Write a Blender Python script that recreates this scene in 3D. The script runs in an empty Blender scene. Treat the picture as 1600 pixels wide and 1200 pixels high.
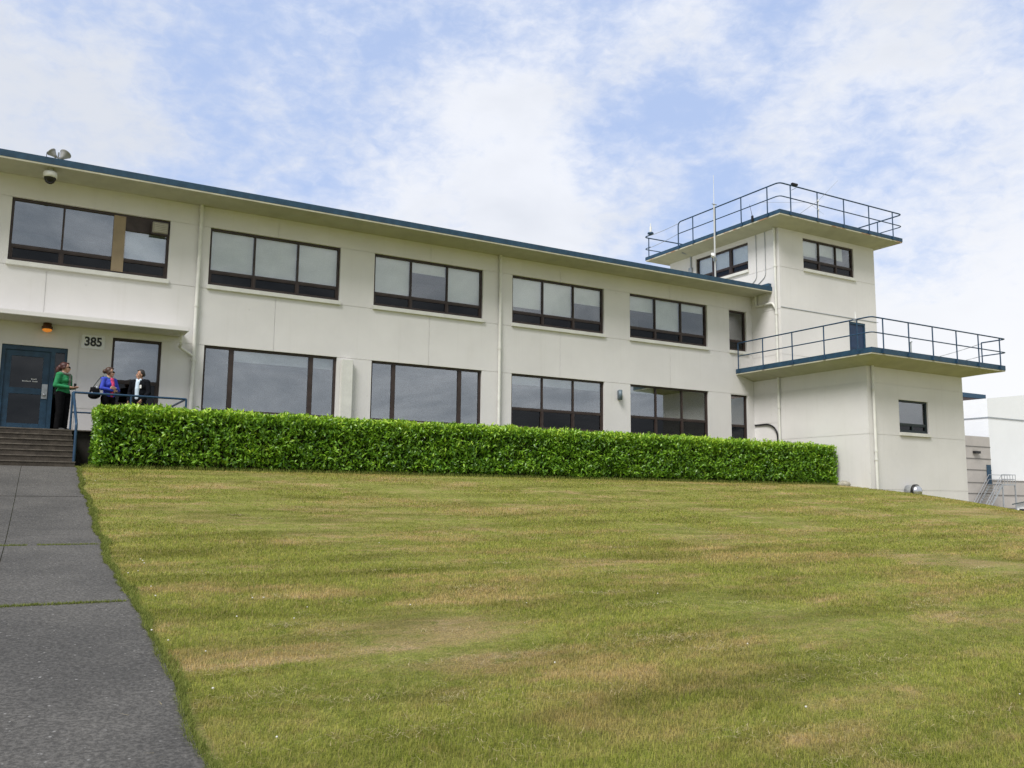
import bpy, bmesh, math, random
import numpy as np
from mathutils import Vector, Matrix, noise as mnoise
R = math.radians
rng = np.random.default_rng(7)
random.seed(7)
S = bpy.context.scene
COL = S.collection

# ------------------------------------------------------------------ camera
cd = bpy.data.cameras.new('camera')
cam = bpy.data.objects.new('camera', cd); COL.objects.link(cam)
cd.sensor_fit = 'HORIZONTAL'; cd.sensor_width = 36.0
cd.lens = 36.0 * 1364.3 / 1600.0
cd.clip_start = 0.05; cd.clip_end = 6000
yaw, pitch, roll = 0.52536, 0.12900, 0.010225
f_ = Vector((math.sin(yaw)*math.cos(pitch), math.cos(yaw)*math.cos(pitch), math.sin(pitch)))
r_ = Vector((math.cos(yaw), -math.sin(yaw), 0)); u_ = r_.cross(f_)
r2 = r_*math.cos(roll) + u_*math.sin(roll); u2 = -r_*math.sin(roll) + u_*math.cos(roll)
M = Matrix((r2, u2, -f_)).transposed().to_4x4()
cam.matrix_world = M
S.camera = cam

# ------------------------------------------------------------------ world, sun, exposure
SUN_EL, SUN_AZ = R(50), R(238)        # azimuth measured clockwise from +y
sun_dir = Vector((math.sin(SUN_AZ)*math.cos(SUN_EL), math.cos(SUN_AZ)*math.cos(SUN_EL), math.sin(SUN_EL)))
W = bpy.data.worlds.new('World'); S.world = W; W.use_nodes = True
def build_world():
    nt = W.node_tree; nt.nodes.clear(); N = nt.nodes.new; L = nt.links.new
    out = N('ShaderNodeOutputWorld'); bg = N('ShaderNodeBackground'); bg.inputs['Strength'].default_value = 0.1
    L(bg.outputs[0], out.inputs[0])
    sky = N('ShaderNodeTexSky'); sky.sky_type = 'NISHITA'; sky.sun_disc = False
    sky.sun_elevation = SUN_EL; sky.sun_rotation = SUN_AZ; sky.air_density = 1.0; sky.dust_density = 0.6; sky.ozone_density = 1.6
    tc = N('ShaderNodeTexCoord')
    sep = N('ShaderNodeSeparateXYZ'); L(tc.outputs['Generated'], sep.inputs[0])
    def math_(op, a, b=None, c=None, clamp=False):
        n = N('ShaderNodeMath'); n.operation = op; n.use_clamp = clamp
        for i, v in enumerate((a, b, c)):
            if v is None: continue
            if isinstance(v, (int, float)): n.inputs[i].default_value = v
            else: L(v, n.inputs[i])
        return n.outputs[0]
    def noise(scale, detail, rough, dist=0.0, off=(0,0,0), stretch=(1,1,1), rot=0.0):
        mp = N('ShaderNodeMapping'); L(tc.outputs['Generated'], mp.inputs[0])
        mp.inputs['Location'].default_value = off; mp.inputs['Scale'].default_value = stretch
        mp.inputs['Rotation'].default_value = (0,0,rot)
        n = N('ShaderNodeTexNoise'); L(mp.outputs[0], n.inputs['Vector'])
        n.inputs['Scale'].default_value = scale; n.inputs['Detail'].default_value = detail
        n.inputs['Roughness'].default_value = rough; n.inputs['Distortion'].default_value = dist
        return n.outputs['Fac']
    def smooth(v, a, b):
        n = N('ShaderNodeMapRange'); n.interpolation_type = 'SMOOTHSTEP'; L(v, n.inputs[0])
        n.inputs[1].default_value = a; n.inputs[2].default_value = b
        return n.outputs[0]
    big = noise(2.6, 4, 0.5, 0.2, (2.3,5.1,0.4), (1,1,1.5))
    mid = noise(7.0, 8, 0.52, 0.25, (3.1,1.7,0.2), (1,1,1.7))
    fine = noise(42.0, 5, 0.6, 0.3, (0.4,2.2,0), (1,1,1.8))
    def bump(d, deg, w):
        n = N('ShaderNodeVectorMath'); n.operation = 'DOT_PRODUCT'; L(tc.outputs['Generated'], n.inputs[0]); n.inputs[1].default_value = Vector(d).normalized()
        return math_('MULTIPLY', smooth(n.outputs['Value'], math.cos(R(deg)), 1.0), w)
    # the banks of cloud: where the sky is thick, where the blue opens
    banks = [((0.013,0.919,0.393), 26, 0.26), ((0.519,0.724,0.455), 13, 0.24), ((0.431,0.833,0.330), 10, 0.26), ((0.835,0.523,0.13), 20, 0.50),
             ((0.585,0.721,0.372), 9, -0.22), ((0.785,0.553,0.278), 10, -0.34), ((0.217,0.894,0.392), 9, -0.10), ((0.62,0.64,0.46), 6, -0.10), ((0.304,0.86,0.41), 7, -0.08), ((0.682,0.590,0.433), 13, 0.14), ((0.557,0.778,0.291), 9, 0.16), ((0.797,0.494,0.348), 12, 0.10)]
    low = smooth(sep.outputs[2], 0.34, 0.10)
    south = smooth(sep.outputs[1], 0.25, -0.25)
    v = math_('ADD', math_('MULTIPLY', big, 0.70), math_('MULTIPLY', mid, 0.60))
    v = math_('ADD', v, math_('MULTIPLY', fine, 0.34))
    for d, deg, w in banks: v = math_('ADD', v, bump(d, deg, w*0.85))
    v = math_('ADD', v, math_('MULTIPLY', math_('MULTIPLY', low, math_('SUBTRACT', 1.0, south)), 0.12))
    v = math_('ADD', v, math_('MULTIPLY', south, 0.75))
    cover = smooth(v, 0.79, 1.16)
    # cloud brightness: thick parts slightly grey, low clouds brilliant
    thick = math_('ADD', smooth(math_('ADD', math_('MULTIPLY', mid, 0.5), math_('MULTIPLY', big, 0.7)), 0.55, 0.85), bump((0.0,0.93,0.36), 17, 0.75), clamp=True)
    mixc = N('ShaderNodeMix'); mixc.data_type = 'RGBA'
    L(thick, mixc.inputs[0])
    mixc.inputs[6].default_value = (8.9, 9.2, 9.9, 1); mixc.inputs[7].default_value = (7.3, 7.7, 8.5, 1)
    # the bank over the airfield (south) is thicker and greyer
    greys = N('ShaderNodeMix'); greys.data_type = 'RGBA'
    L(smooth(noise(3.2, 6, 0.6, 0.4, (7.1,3.3,0), (1,1,2.6)), 0.36, 0.64), greys.inputs[0]); greys.inputs[6].default_value = (4.0, 4.5, 5.2, 1); greys.inputs[7].default_value = (9.6, 9.9, 10.4, 1)
    mixs = N('ShaderNodeMix'); mixs.data_type = 'RGBA'; L(south, mixs.inputs[0]); L(mixc.outputs[2], mixs.inputs[6]); L(greys.outputs[2], mixs.inputs[7])
    mixd = N('ShaderNodeMix'); mixd.data_type = 'RGBA'
    L(math_('MULTIPLY', math_('MULTIPLY', low, 0.8), math_('SUBTRACT', 1.0, south)), mixd.inputs[0]); L(mixs.outputs[2], mixd.inputs[6]); mixd.inputs[7].default_value = (9.9, 10.0, 10.2, 1)
    # blue: the clear sky seen through thin high haze
    blue = N('ShaderNodeMix'); blue.data_type = 'RGBA'; blue.inputs[0].default_value = 0.7
    L(sky.outputs[0], blue.inputs[6]); blue.inputs[7].default_value = (6.0, 7.5, 11.0, 1)
    mix = N('ShaderNodeMix'); mix.data_type = 'RGBA'
    L(cover, mix.inputs[0]); L(blue.outputs[2], mix.inputs[6]); L(mixd.outputs[2], mix.inputs[7])
    L(mix.outputs[2], bg.inputs['Color'])
build_world()
sl = bpy.data.lights.new('sun', 'SUN'); sl.energy = 3.7; sl.angle = R(24); sl.color = (1.0, 0.965, 0.92)
sun = bpy.data.objects.new('sun', sl); COL.objects.link(sun)
sun.rotation_euler = (-sun_dir).to_track_quat('-Z', 'Y').to_euler(); sun.location = sun_dir*80
S.view_settings.view_transform = 'Standard'; S.view_settings.look = 'None'
S.view_settings.exposure = 0.0; S.view_settings.gamma = 1.0
S.render.engine = 'CYCLES'
S.cycles.use_denoising = True; S.cycles.denoising_prefilter = "FAST"
S.cycles.max_bounces = 8; S.cycles.diffuse_bounces = 3; S.cycles.glossy_bounces = 4
S.cycles.transparent_max_bounces = 12; S.cycles.caustics_reflective = False; S.cycles.caustics_refractive = False

# ------------------------------------------------------------------ materials
def new_mat(name):
    m = bpy.data.materials.new(name); m.use_nodes = True
    nt = m.node_tree; b = nt.nodes['Principled BSDF']
    return m, nt, b
def nmath(nt, op, a, b=None, clamp=False):
    n = nt.nodes.new('ShaderNodeMath'); n.operation = op; n.use_clamp = clamp
    for i, v in enumerate((a, b)):
        if v is None: continue
        if isinstance(v, (int, float)): n.inputs[i].default_value = v
        else: nt.links.new(v, n.inputs[i])
    return n.outputs[0]
def nnoise(nt, scale, detail=4, rough=0.55, stretch=(1,1,1), rot=(0,0,0), dist=0.0, coord='Object'):
    tc = nt.nodes.new('ShaderNodeTexCoord'); mp = nt.nodes.new('ShaderNodeMapping')
    nt.links.new(tc.outputs[coord], mp.inputs[0]); mp.inputs['Scale'].default_value = stretch; mp.inputs['Rotation'].default_value = rot
    n = nt.nodes.new('ShaderNodeTexNoise'); nt.links.new(mp.outputs[0], n.inputs['Vector'])
    n.inputs['Scale'].default_value = scale; n.inputs['Detail'].default_value = detail; n.inputs['Roughness'].default_value = rough
    n.inputs['Distortion'].default_value = dist
    return n.outputs['Fac']
def nramp(nt, v, a, b, lo=0.0, hi=1.0):
    n = nt.nodes.new('ShaderNodeMapRange'); n.interpolation_type = 'SMOOTHSTEP'; nt.links.new(v, n.inputs[0])
    n.inputs[1].default_value = a; n.inputs[2].default_value = b; n.inputs[3].default_value = lo; n.inputs[4].default_value = hi
    return n.outputs[0]
def nmix(nt, fac, a, b, mode='MIX'):
    n = nt.nodes.new('ShaderNodeMix'); n.data_type = 'RGBA'; n.blend_type = mode
    for i, v in ((0, fac), (6, a), (7, b)):
        if isinstance(v, (int, float)): n.inputs[i].default_value = v
        elif isinstance(v, tuple): n.inputs[i].default_value = v if len(v) == 4 else v + (1,)
        else: nt.links.new(v, n.inputs[i])
    return n.outputs[2]
def nbump(nt, b, h, strength, dist):
    n = nt.nodes.new('ShaderNodeBump'); n.inputs['Strength'].default_value = strength; n.inputs['Distance'].default_value = dist
    nt.links.new(h, n.inputs['Height']); nt.links.new(n.outputs[0], b.inputs['Normal'])
def simple(name, c, rough=0.6, var=0.12, scale=6, metallic=0.0, spec=0.4, bump=0.0):
    m, nt, b = new_mat(name)
    n = nnoise(nt, scale, 5, 0.6)
    lo = tuple(x*(1-var) for x in c); hi = tuple(min(1, x*(1+var)) for x in c)
    nt.links.new(nmix(nt, nramp(nt, n, 0.3, 0.7), lo, hi), b.inputs['Base Color'])
    b.inputs['Roughness'].default_value = rough; b.inputs['Metallic'].default_value = metallic
    b.inputs['Specular IOR Level'].default_value = spec
    if bump: nbump(nt, b, nnoise(nt, scale*8, 4), bump, 0.01)
    return m
def wall_mat(name, c):
    m, nt, b = new_mat(name)
    big = nramp(nt, nnoise(nt, 0.55, 4, 0.6), 0.3, 0.7)
    col = nmix(nt, big, tuple(x*0.955 for x in c), tuple(x*1.03 for x in c))
    streak = nramp(nt, nnoise(nt, 1.0, 5, 0.6, (6, 6, 0.35)), 0.52, 0.78)
    col = nmix(nt, nmath(nt, 'MULTIPLY', streak, 0.14), col, (c[0]*0.72, c[1]*0.70, c[2]*0.62))
    # repaired spots: small pocks scattered on the render
    tc = nt.nodes.new('ShaderNodeTexCoord'); vo = nt.nodes.new('ShaderNodeTexVoronoi'); vo.inputs['Scale'].default_value = 2.1
    nt.links.new(tc.outputs['Object'], vo.inputs['Vector'])
    spot = nramp(nt, vo.outputs['Distance'], 0.085, 0.05)
    gate = nramp(nt, nnoise(nt, 0.5, 2), 0.5, 0.62)
    col = nmix(nt, nmath(nt, 'MULTIPLY', nmath(nt, 'MULTIPLY', spot, gate), 0.22), col, (c[0]*0.6, c[1]*0.6, c[2]*0.6))
    nt.links.new(col, b.inputs['Base Color'])
    b.inputs['Roughness'].default_value = 0.85; b.inputs['Specular IOR Level'].default_value = 0.25
    nbump(nt, b, nnoise(nt, 26, 6, 0.65), 0.25, 0.006)
    return m
WALLC = (0.688, 0.672, 0.668)
M_wall = wall_mat('painted_concrete', WALLC)
M_trimc = simple('cream_paint', (0.66, 0.655, 0.62), 0.7, 0.06, 3)
M_drip = simple('drip_edge_paint', (0.50, 0.48, 0.38), 0.7, 0.1, 3)
M_soffit = simple('shade_toned_soffit', (0.41, 0.405, 0.315), 0.8, 0.08, 1.5)  # cream soffit darkened to olive: shade and grass bounce put into the colour
M_pipe = simple('cream_pipe_paint', (0.67, 0.665, 0.63), 0.55, 0.06, 4)
M_blue = simple('blue_trim_paint', (0.018, 0.055, 0.098), 0.5, 0.22, 5)
M_rail = simple('blue_rail_paint', (0.017, 0.052, 0.105), 0.45, 0.18, 6)
M_brown = simple('brown_window_frame', (0.040, 0.027, 0.024), 0.5, 0.25, 5)
M_dkframe = simple('dark_green_window_frame', (0.016, 0.026, 0.030), 0.5, 0.2, 5)
M_blind = simple('roller_blind', (0.80, 0.80, 0.77), 0.9, 0.05, 2)
M_tan = simple('tan_post_paint', (0.30, 0.23, 0.15), 0.7, 0.1, 3)
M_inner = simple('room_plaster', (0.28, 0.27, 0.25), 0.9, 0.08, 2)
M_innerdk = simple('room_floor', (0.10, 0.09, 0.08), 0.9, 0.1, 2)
M_white = simple('white_enamel', (0.75, 0.75, 0.73), 0.4, 0.05, 4)
M_grey = simple('grey_metal', (0.32, 0.34, 0.36), 0.45, 0.12, 6, 0.3)
M_steel = simple('galvanised_steel', (0.42, 0.44, 0.46), 0.4, 0.12, 8, 0.6)
M_black = simple('black_plastic', (0.012, 0.012, 0.013), 0.5, 0.2, 6)
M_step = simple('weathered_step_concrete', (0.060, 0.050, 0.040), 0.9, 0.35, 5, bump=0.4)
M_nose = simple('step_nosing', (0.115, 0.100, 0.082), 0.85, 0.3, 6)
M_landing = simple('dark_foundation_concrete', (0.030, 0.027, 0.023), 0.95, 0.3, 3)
def rust_mat():
    m, nt, b = new_mat('rusty_drip_edge')
    n = nramp(nt, nnoise(nt, 1.3, 5, 0.65, (1, 1, 0.2)), 0.5, 0.62)
    nt.links.new(nmix(nt, nmath(nt, 'MULTIPLY', n, 0.8), (0.60, 0.58, 0.48), (0.33, 0.15, 0.045)), b.inputs['Base Color'])
    b.inputs['Roughness'].default_value = 0.8
    return m
M_rust = rust_mat()
def glass_mat(name, refl, tint, rough=0.0):
    m = bpy.data.materials.new(name); m.use_nodes = True; nt = m.node_tree; nt.nodes.clear()
    N = nt.nodes.new; L = nt.links.new
    out = N('ShaderNodeOutputMaterial'); mx = N('ShaderNodeMixShader'); tr = N('ShaderNodeBsdfTransparent'); gl = N('ShaderNodeBsdfGlossy')
    tr.inputs[0].default_value = tint + (1,); gl.inputs['Roughness'].default_value = rough; gl.inputs['Color'].default_value = (0.97, 0.985, 1.0, 1)
    ge = N('ShaderNodeNewGeometry'); dt = N('ShaderNodeVectorMath'); dt.operation = 'DOT_PRODUCT'
    L(ge.outputs['Normal'], dt.inputs[0]); L(ge.outputs['Incoming'], dt.inputs[1])
    c1 = nmath(nt, 'SUBTRACT', 1.0, nmath(nt, 'ABSOLUTE', dt.outputs['Value']))
    L(nmath(nt, 'ADD', nmath(nt, 'MULTIPLY', nmath(nt, 'POWER', c1, 5.0), 0.9), refl, True), mx.inputs[0])   # Schlick, same from both faces
    # slight waviness of each sheet
    bp = N('ShaderNodeBump'); bp.inputs['Strength'].default_value = 0.03; bp.inputs['Distance'].default_value = 0.02
    L(nnoise(nt, 0.9, 2, 0.5), bp.inputs['Height']); L(bp.outputs[0], gl.inputs['Normal'])
    L(tr.outputs[0], mx.inputs[1]); L(gl.outputs[0], mx.inputs[2]); L(mx.outputs[0], out.inputs[0])
    return m
M_glass = glass_mat('window_glass', 0.125, (0.93, 0.95, 0.95))
M_glassr = glass_mat('reflective_window_glass', 0.215, (0.80, 0.84, 0.86))
M_glassdk = glass_mat('tinted_sash_glass', 0.028, (0.30, 0.32, 0.35))
M_glassdoor = glass_mat('door_glass', 0.04, (0.35, 0.36, 0.38))
def emit_mat(name, c, s):
    m, nt, b = new_mat(name)
    b.inputs['Base Color'].default_value = c + (1,); b.inputs['Emission Color'].default_value = c + (1,); b.inputs['Emission Strength'].default_value = s
    return m
def leaf_mat():
    m, nt, b = new_mat('laurel_leaf')
    at = nt.nodes.new('ShaderNodeAttribute'); at.attribute_name = 'tone'
    v = at.outputs['Fac']
    col = nmix(nt, nramp(nt, v, 0.0, 0.55), (0.055, 0.150, 0.012), (0.205, 0.400, 0.026))
    col = nmix(nt, nramp(nt, v, 0.55, 1.0), col, (0.46, 0.64, 0.060))
    nt.links.new(col, b.inputs['Base Color'])
    b.inputs['Roughness'].default_value = 0.33; b.inputs['Specular IOR Level'].default_value = 0.5
    out = nt.nodes['Material Output']; mx = nt.nodes.new('ShaderNodeMixShader'); mx.inputs[0].default_value = 0.22
    t = nt.nodes.new('ShaderNodeBsdfTranslucent'); nt.links.new(nmix(nt, 0.5, col, (0.25, 0.42, 0.03)), t.inputs[0])
    nt.links.new(b.outputs[0], mx.inputs[1]); nt.links.new(t.outputs[0], mx.inputs[2]); nt.links.new(mx.outputs[0], out.inputs[0])
    return m
M_leaf = leaf_mat()
M_twig = simple('hedge_wood', (0.030, 0.026, 0.012), 0.95, 0.3, 8)
def lawn_color(nt, blade=None):
    """turf colour by place: green ground with straw-dry patches and mower streaks"""
    P = 'Object'
    a = nnoise(nt, 0.42, 5, 0.6, (0.55, 1.25, 1), (0, 0, R(-12)), 0.3, P)     # wide dry bands
    bnz = nnoise(nt, 1.5, 6, 0.65, (0.6, 1.5, 1), (0, 0, R(8)), 0.3, P)
    c = nnoise(nt, 7.0, 4, 0.65, (1, 1, 1), (0, 0, 0), 0.0, P)
    g = nmix(nt, nramp(nt, c, 0.3, 0.7), (0.195, 0.230, 0.045), (0.285, 0.310, 0.080))
    g = nmix(nt, nramp(nt, nmath(nt, 'ADD', nmath(nt, 'MULTIPLY', a, 0.6), nmath(nt, 'MULTIPLY', bnz, 0.5)), 0.51, 0.67), g, (0.345, 0.290, 0.120))
    g = nmix(nt, nramp(nt, bnz, 0.56, 0.70, 0.0, 0.8), g, (0.415, 0.340, 0.170))
    tuft = nnoise(nt, 3.6, 6, 0.7, (1, 1.5, 1), (0, 0, 0), 0.4, P)
    g = nmix(nt, nramp(nt, tuft, 0.52, 0.66, 0.0, 0.45), g, (0.290, 0.225, 0.100))
    g = nmix(nt, nramp(nt, tuft, 0.48, 0.36, 0.0, 0.6), g, (0.175, 0.225, 0.040))
    dk = nnoise(nt, 0.9, 4, 0.6, (0.5, 1.6, 1), (0, 0, R(5)), 0.2, P)
    g = nmix(nt, nramp(nt, dk, 0.52, 0.66, 0.0, 0.65), g, (0.150, 0.165, 0.034))
    tc = nt.nodes.new('ShaderNodeTexCoord'); mp = nt.nodes.new('ShaderNodeMapping'); nt.links.new(tc.outputs[P], mp.inputs[0]); mp.inputs['Rotation'].default_value = (0, 0, R(-9))
    wv = nt.nodes.new('ShaderNodeTexWave'); wv.bands_direction = 'Y'; wv.inputs['Scale'].default_value = 0.26; wv.inputs['Distortion'].default_value = 2.2; wv.inputs['Detail'].default_value = 3; wv.inputs['Detail Scale'].default_value = 1.6
    nt.links.new(mp.outputs[0], wv.inputs['Vector'])
    g = nmix(nt, nramp(nt, wv.outputs['Fac'], 0.15, 0.85), nmix(nt, 1.0, g, (1.13, 1.06, 1.14), 'MULTIPLY'), nmix(nt, 1.0, g, (1.31, 1.22, 1.36), 'MULTIPLY'))   # lean of the grass left by the mower
    return g
def lawn_mat():
    m, nt, b = new_mat('turf')
    g = lawn_color(nt)
    fine = nnoise(nt, 60, 5, 0.7)
    g = nmix(nt, nramp(nt, fine, 0.35, 0.65), nmix(nt, 1.0, g, (0.62, 0.62, 0.60), 'MULTIPLY'), nmix(nt, 1.0, g, (1.12, 1.10, 1.05), 'MULTIPLY'))
    nt.links.new(g, b.inputs['Base Color']); b.inputs['Roughness'].default_value = 0.95; b.inputs['Specular IOR Level'].default_value = 0.1
    nbump(nt, b, nnoise(nt, 45, 6, 0.7), 0.9, 0.05)
    return m
def blade_mat(name, edge=False):
    m = bpy.data.materials.new(name); m.use_nodes = True; nt = m.node_tree; nt.nodes.clear()
    N = nt.nodes.new; L = nt.links.new
    out = N('ShaderNodeOutputMaterial'); d = N('ShaderNodeBsdfDiffuse'); t = N('ShaderNodeBsdfTranslucent'); mx = N('ShaderNodeMixShader')
    at = N('ShaderNodeAttribute'); at.attribute_name = 'tone'
    if edge:
        g = nmix(nt, at.outputs['Fac'], (0.155, 0.195, 0.040), (0.300, 0.325, 0.095))
    else:
        g = lawn_color(nt)
        g = nmix(nt, nramp(nt, at.outputs['Fac'], 0.0, 0.70), nmix(nt, 1.0, g, (0.92, 0.98, 0.82), 'MULTIPLY'), nmix(nt, 1.0, g, (1.35, 1.32, 1.15), 'MULTIPLY'))
        g = nmix(nt, nramp(nt, at.outputs['Fac'], 0.86, 0.95, 0.0, 0.8), g, (0.42, 0.34, 0.17))
    L(g, d.inputs[0]); L(g, t.inputs[0]); mx.inputs[0].default_value = 0.45
    L(d.outputs[0], mx.inputs[1]); L(t.outputs[0], mx.inputs[2]); L(mx.outputs[0], out.inputs[0])
    return m
def path_mat():
    m, nt, b = new_mat('weathered_path_concrete')
    a = nramp(nt, nnoise(nt, 0.8, 5, 0.6), 0.3, 0.7)
    col = nmix(nt, a, (0.078, 0.074, 0.067), (0.120, 0.113, 0.101))
    ag = nnoise(nt, 42, 4, 0.75)
    col = nmix(nt, nramp(nt, ag, 0.38, 0.66), nmix(nt, 1.0, col, (0.60, 0.60, 0.60), 'MULTIPLY'), nmix(nt, 1.0, col, (1.30, 1.30, 1.30), 'MULTIPLY'))
    tc = nt.nodes.new('ShaderNodeTexCoord'); vo = nt.nodes.new('ShaderNodeTexVoronoi'); vo.inputs['Scale'].default_value = 26; nt.links.new(tc.outputs['Object'], vo.inputs['Vector'])
    sp = nramp(nt, vo.outputs['Distance'], 0.26, 0.12)
    pick = nramp(nt, nnoise(nt, 19, 2), 0.56, 0.64)
    col = nmix(nt, nmath(nt, 'MULTIPLY', sp, nmath(nt, 'MULTIPLY', pick, 0.75)), col, (0.33, 0.32, 0.30))
    st = nramp(nt, nnoise(nt, 1.9, 5, 0.7, (0.6, 1.6, 1)), 0.57, 0.72)
    col = nmix(nt, nmath(nt, 'MULTIPLY', st, 0.45), col, (0.060, 0.058, 0.052))
    nt.links.new(col, b.inputs['Base Color']); b.inputs['Roughness'].default_value = 0.9; b.inputs['Specular IOR Level'].default_value = 0.3
    nbump(nt, b, ag, 0.6, 0.012)
    return m
M_lawn = lawn_mat(); M_blade = blade_mat('grass_blades'); M_edge = blade_mat('edge_grass', True); M_path = path_mat()

# ------------------------------------------------------------------ object helpers
def link(name, me, parent=None, mat=None):
    o = bpy.data.objects.new(name, me); COL.objects.link(o)
    if mat is not None and me is not None: me.materials.append(mat)
    if parent is not None: o.parent = parent
    return o
def tag(o, label=None, cat=None, group=None, kind=None):
    if label: o['label'] = label
    if cat: o['category'] = cat
    if group: o['group'] = group
    if kind: o['kind'] = kind
    return o
def empty(name, label, cat, group=None):
    o = bpy.data.objects.new(name, None); COL.objects.link(o); o.empty_display_size = 0.3
    return tag(o, label, cat, group)
class MB:
    def __init__(s): s.v = []; s.f = []; s.sm = []
    def add(s, vs, fs, smooth=False):
        k = len(s.v); s.v += [tuple(p) for p in vs]
        s.f += [tuple(i+k for i in f) for f in fs]; s.sm += [smooth]*len(fs)
    def box(s, x0, x1, y0, y1, z0, z1):
        x0, x1 = min(x0,x1), max(x0,x1); y0, y1 = min(y0,y1), max(y0,y1); z0, z1 = min(z0,z1), max(z0,z1)
        s.add([(x0,y0,z0),(x1,y0,z0),(x1,y1,z0),(x0,y1,z0),(x0,y0,z1),(x1,y0,z1),(x1,y1,z1),(x0,y1,z1)],
              [(0,3,2,1),(4,5,6,7),(0,1,5,4),(1,2,6,5),(2,3,7,6),(3,0,4,7)])
    def tube(s, pts, r, n=10, caps=True):
        pts = [Vector(p) for p in pts]; k = len(pts); rings = []
        rad = r if isinstance(r, (list, tuple)) else [r]*k
        up = None
        for i, p in enumerate(pts):
            a = pts[max(i-1,0)]; b = pts[min(i+1,k-1)]
            t = (b-a).normalized()
            if up is None:
                up = Vector((0,0,1)) if abs(t.z) < .9 else Vector((1,0,0))
            e1 = (up - t*up.dot(t))
            if e1.length < 1e-4: e1 = t.orthogonal()
            e1.normalize(); e2 = t.cross(e1); up = e1
            rings.append([p + (e1*math.cos(2*math.pi*j/n) + e2*math.sin(2*math.pi*j/n))*rad[i] for j in range(n)])
        vs = [q for ring in rings for q in ring]; fs = []
        for i in range(k-1):
            for j in range(n):
                fs.append((i*n+j, i*n+(j+1)%n, (i+1)*n+(j+1)%n, (i+1)*n+j))
        s.add(vs, fs, True)
        if caps:
            s.add(rings[0], [tuple(range(n))[::-1]]); s.add(rings[-1], [tuple(range(n))])
    def lathe(s, prof, origin, axis=(0,0,1), n=20):
        ax = Vector(axis).normalized(); e1 = ax.orthogonal().normalized(); e2 = ax.cross(e1); o = Vector(origin)
        vs = []; fs = []
        for r, h in prof:
            vs += [o + ax*h + (e1*math.cos(2*math.pi*j/n)+e2*math.sin(2*math.pi*j/n))*max(r, 1e-4) for j in range(n)]
        for i in range(len(prof)-1):
            for j in range(n): fs.append((i*n+j, i*n+(j+1)%n, (i+1)*n+(j+1)%n, (i+1)*n+j))
        s.add(vs, fs, True)
    def ell(s, c, rad, n=14, m=9, rot=None):
        c = Vector(c); vs = []; fs = []
        for i in range(m+1):
            th = math.pi*i/m
            for j in range(n):
                ph = 2*math.pi*j/n
                p = Vector((rad[0]*math.sin(th)*math.cos(ph), rad[1]*math.sin(th)*math.sin(ph), rad[2]*math.cos(th)))
                if rot is not None: p = rot @ p
                vs.append(c+p)
        for i in range(m):
            for j in range(n): fs.append((i*n+j, (i+1)*n+j, (i+1)*n+(j+1)%n, i*n+(j+1)%n))
        s.add(vs, fs, True)
    def mesh(s, name, bevel=0.0):
        me = bpy.data.meshes.new(name); me.from_pydata(s.v, [], s.f)
        me.polygons.foreach_set('use_smooth', s.sm); me.update()
        bm = bmesh.new(); bm.from_mesh(me); bmesh.ops.recalc_face_normals(bm, faces=bm.faces)
        if bevel:
            es = [e for e in bm.edges if len(e.link_faces) == 2 and e.calc_face_angle(0) > 0.8]
            bmesh.ops.bevel(bm, geom=es, offset=bevel, segments=2, affect='EDGES', clamp_overlap=True)
        bm.to_mesh(me); bm.free()
        return me
    def build(s, name, mat, parent=None, bevel=0.0):
        return link(name, s.mesh(name, bevel), parent, mat)

class Basis:
    """a vertical wall plane: u along it, n outward, z up"""
    def __init__(s, o, u, n): s.o = Vector(o); s.u = Vector(u); s.n = Vector(n)
    def p(s, u, n, z): return s.o + s.u*u + s.n*n + Vector((0,0,z))
    def box(s, mb, u0, u1, n0, n1, z0, z1):
        a = s.p(u0, n0, z0); b = s.p(u1, n1, z1); mb.box(a.x, b.x, a.y, b.y, a.z, b.z)
YF, X0, YB, YT = 25.6, 26.23, 20.2, 24.05      # facade, return wall, block front, tower front
XB, XT, YTB = 31.80, 32.03, 30.65
FAC = Basis((0, YF, 0), (1,0,0), (0,-1,0))
SID = Basis((X0, 0, 0), (0,1,0), (-1,0,0))
BLK = Basis((0, YB, 0), (1,0,0), (0,-1,0))
TWR = Basis((0, YT, 0), (1,0,0), (0,-1,0))

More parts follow.
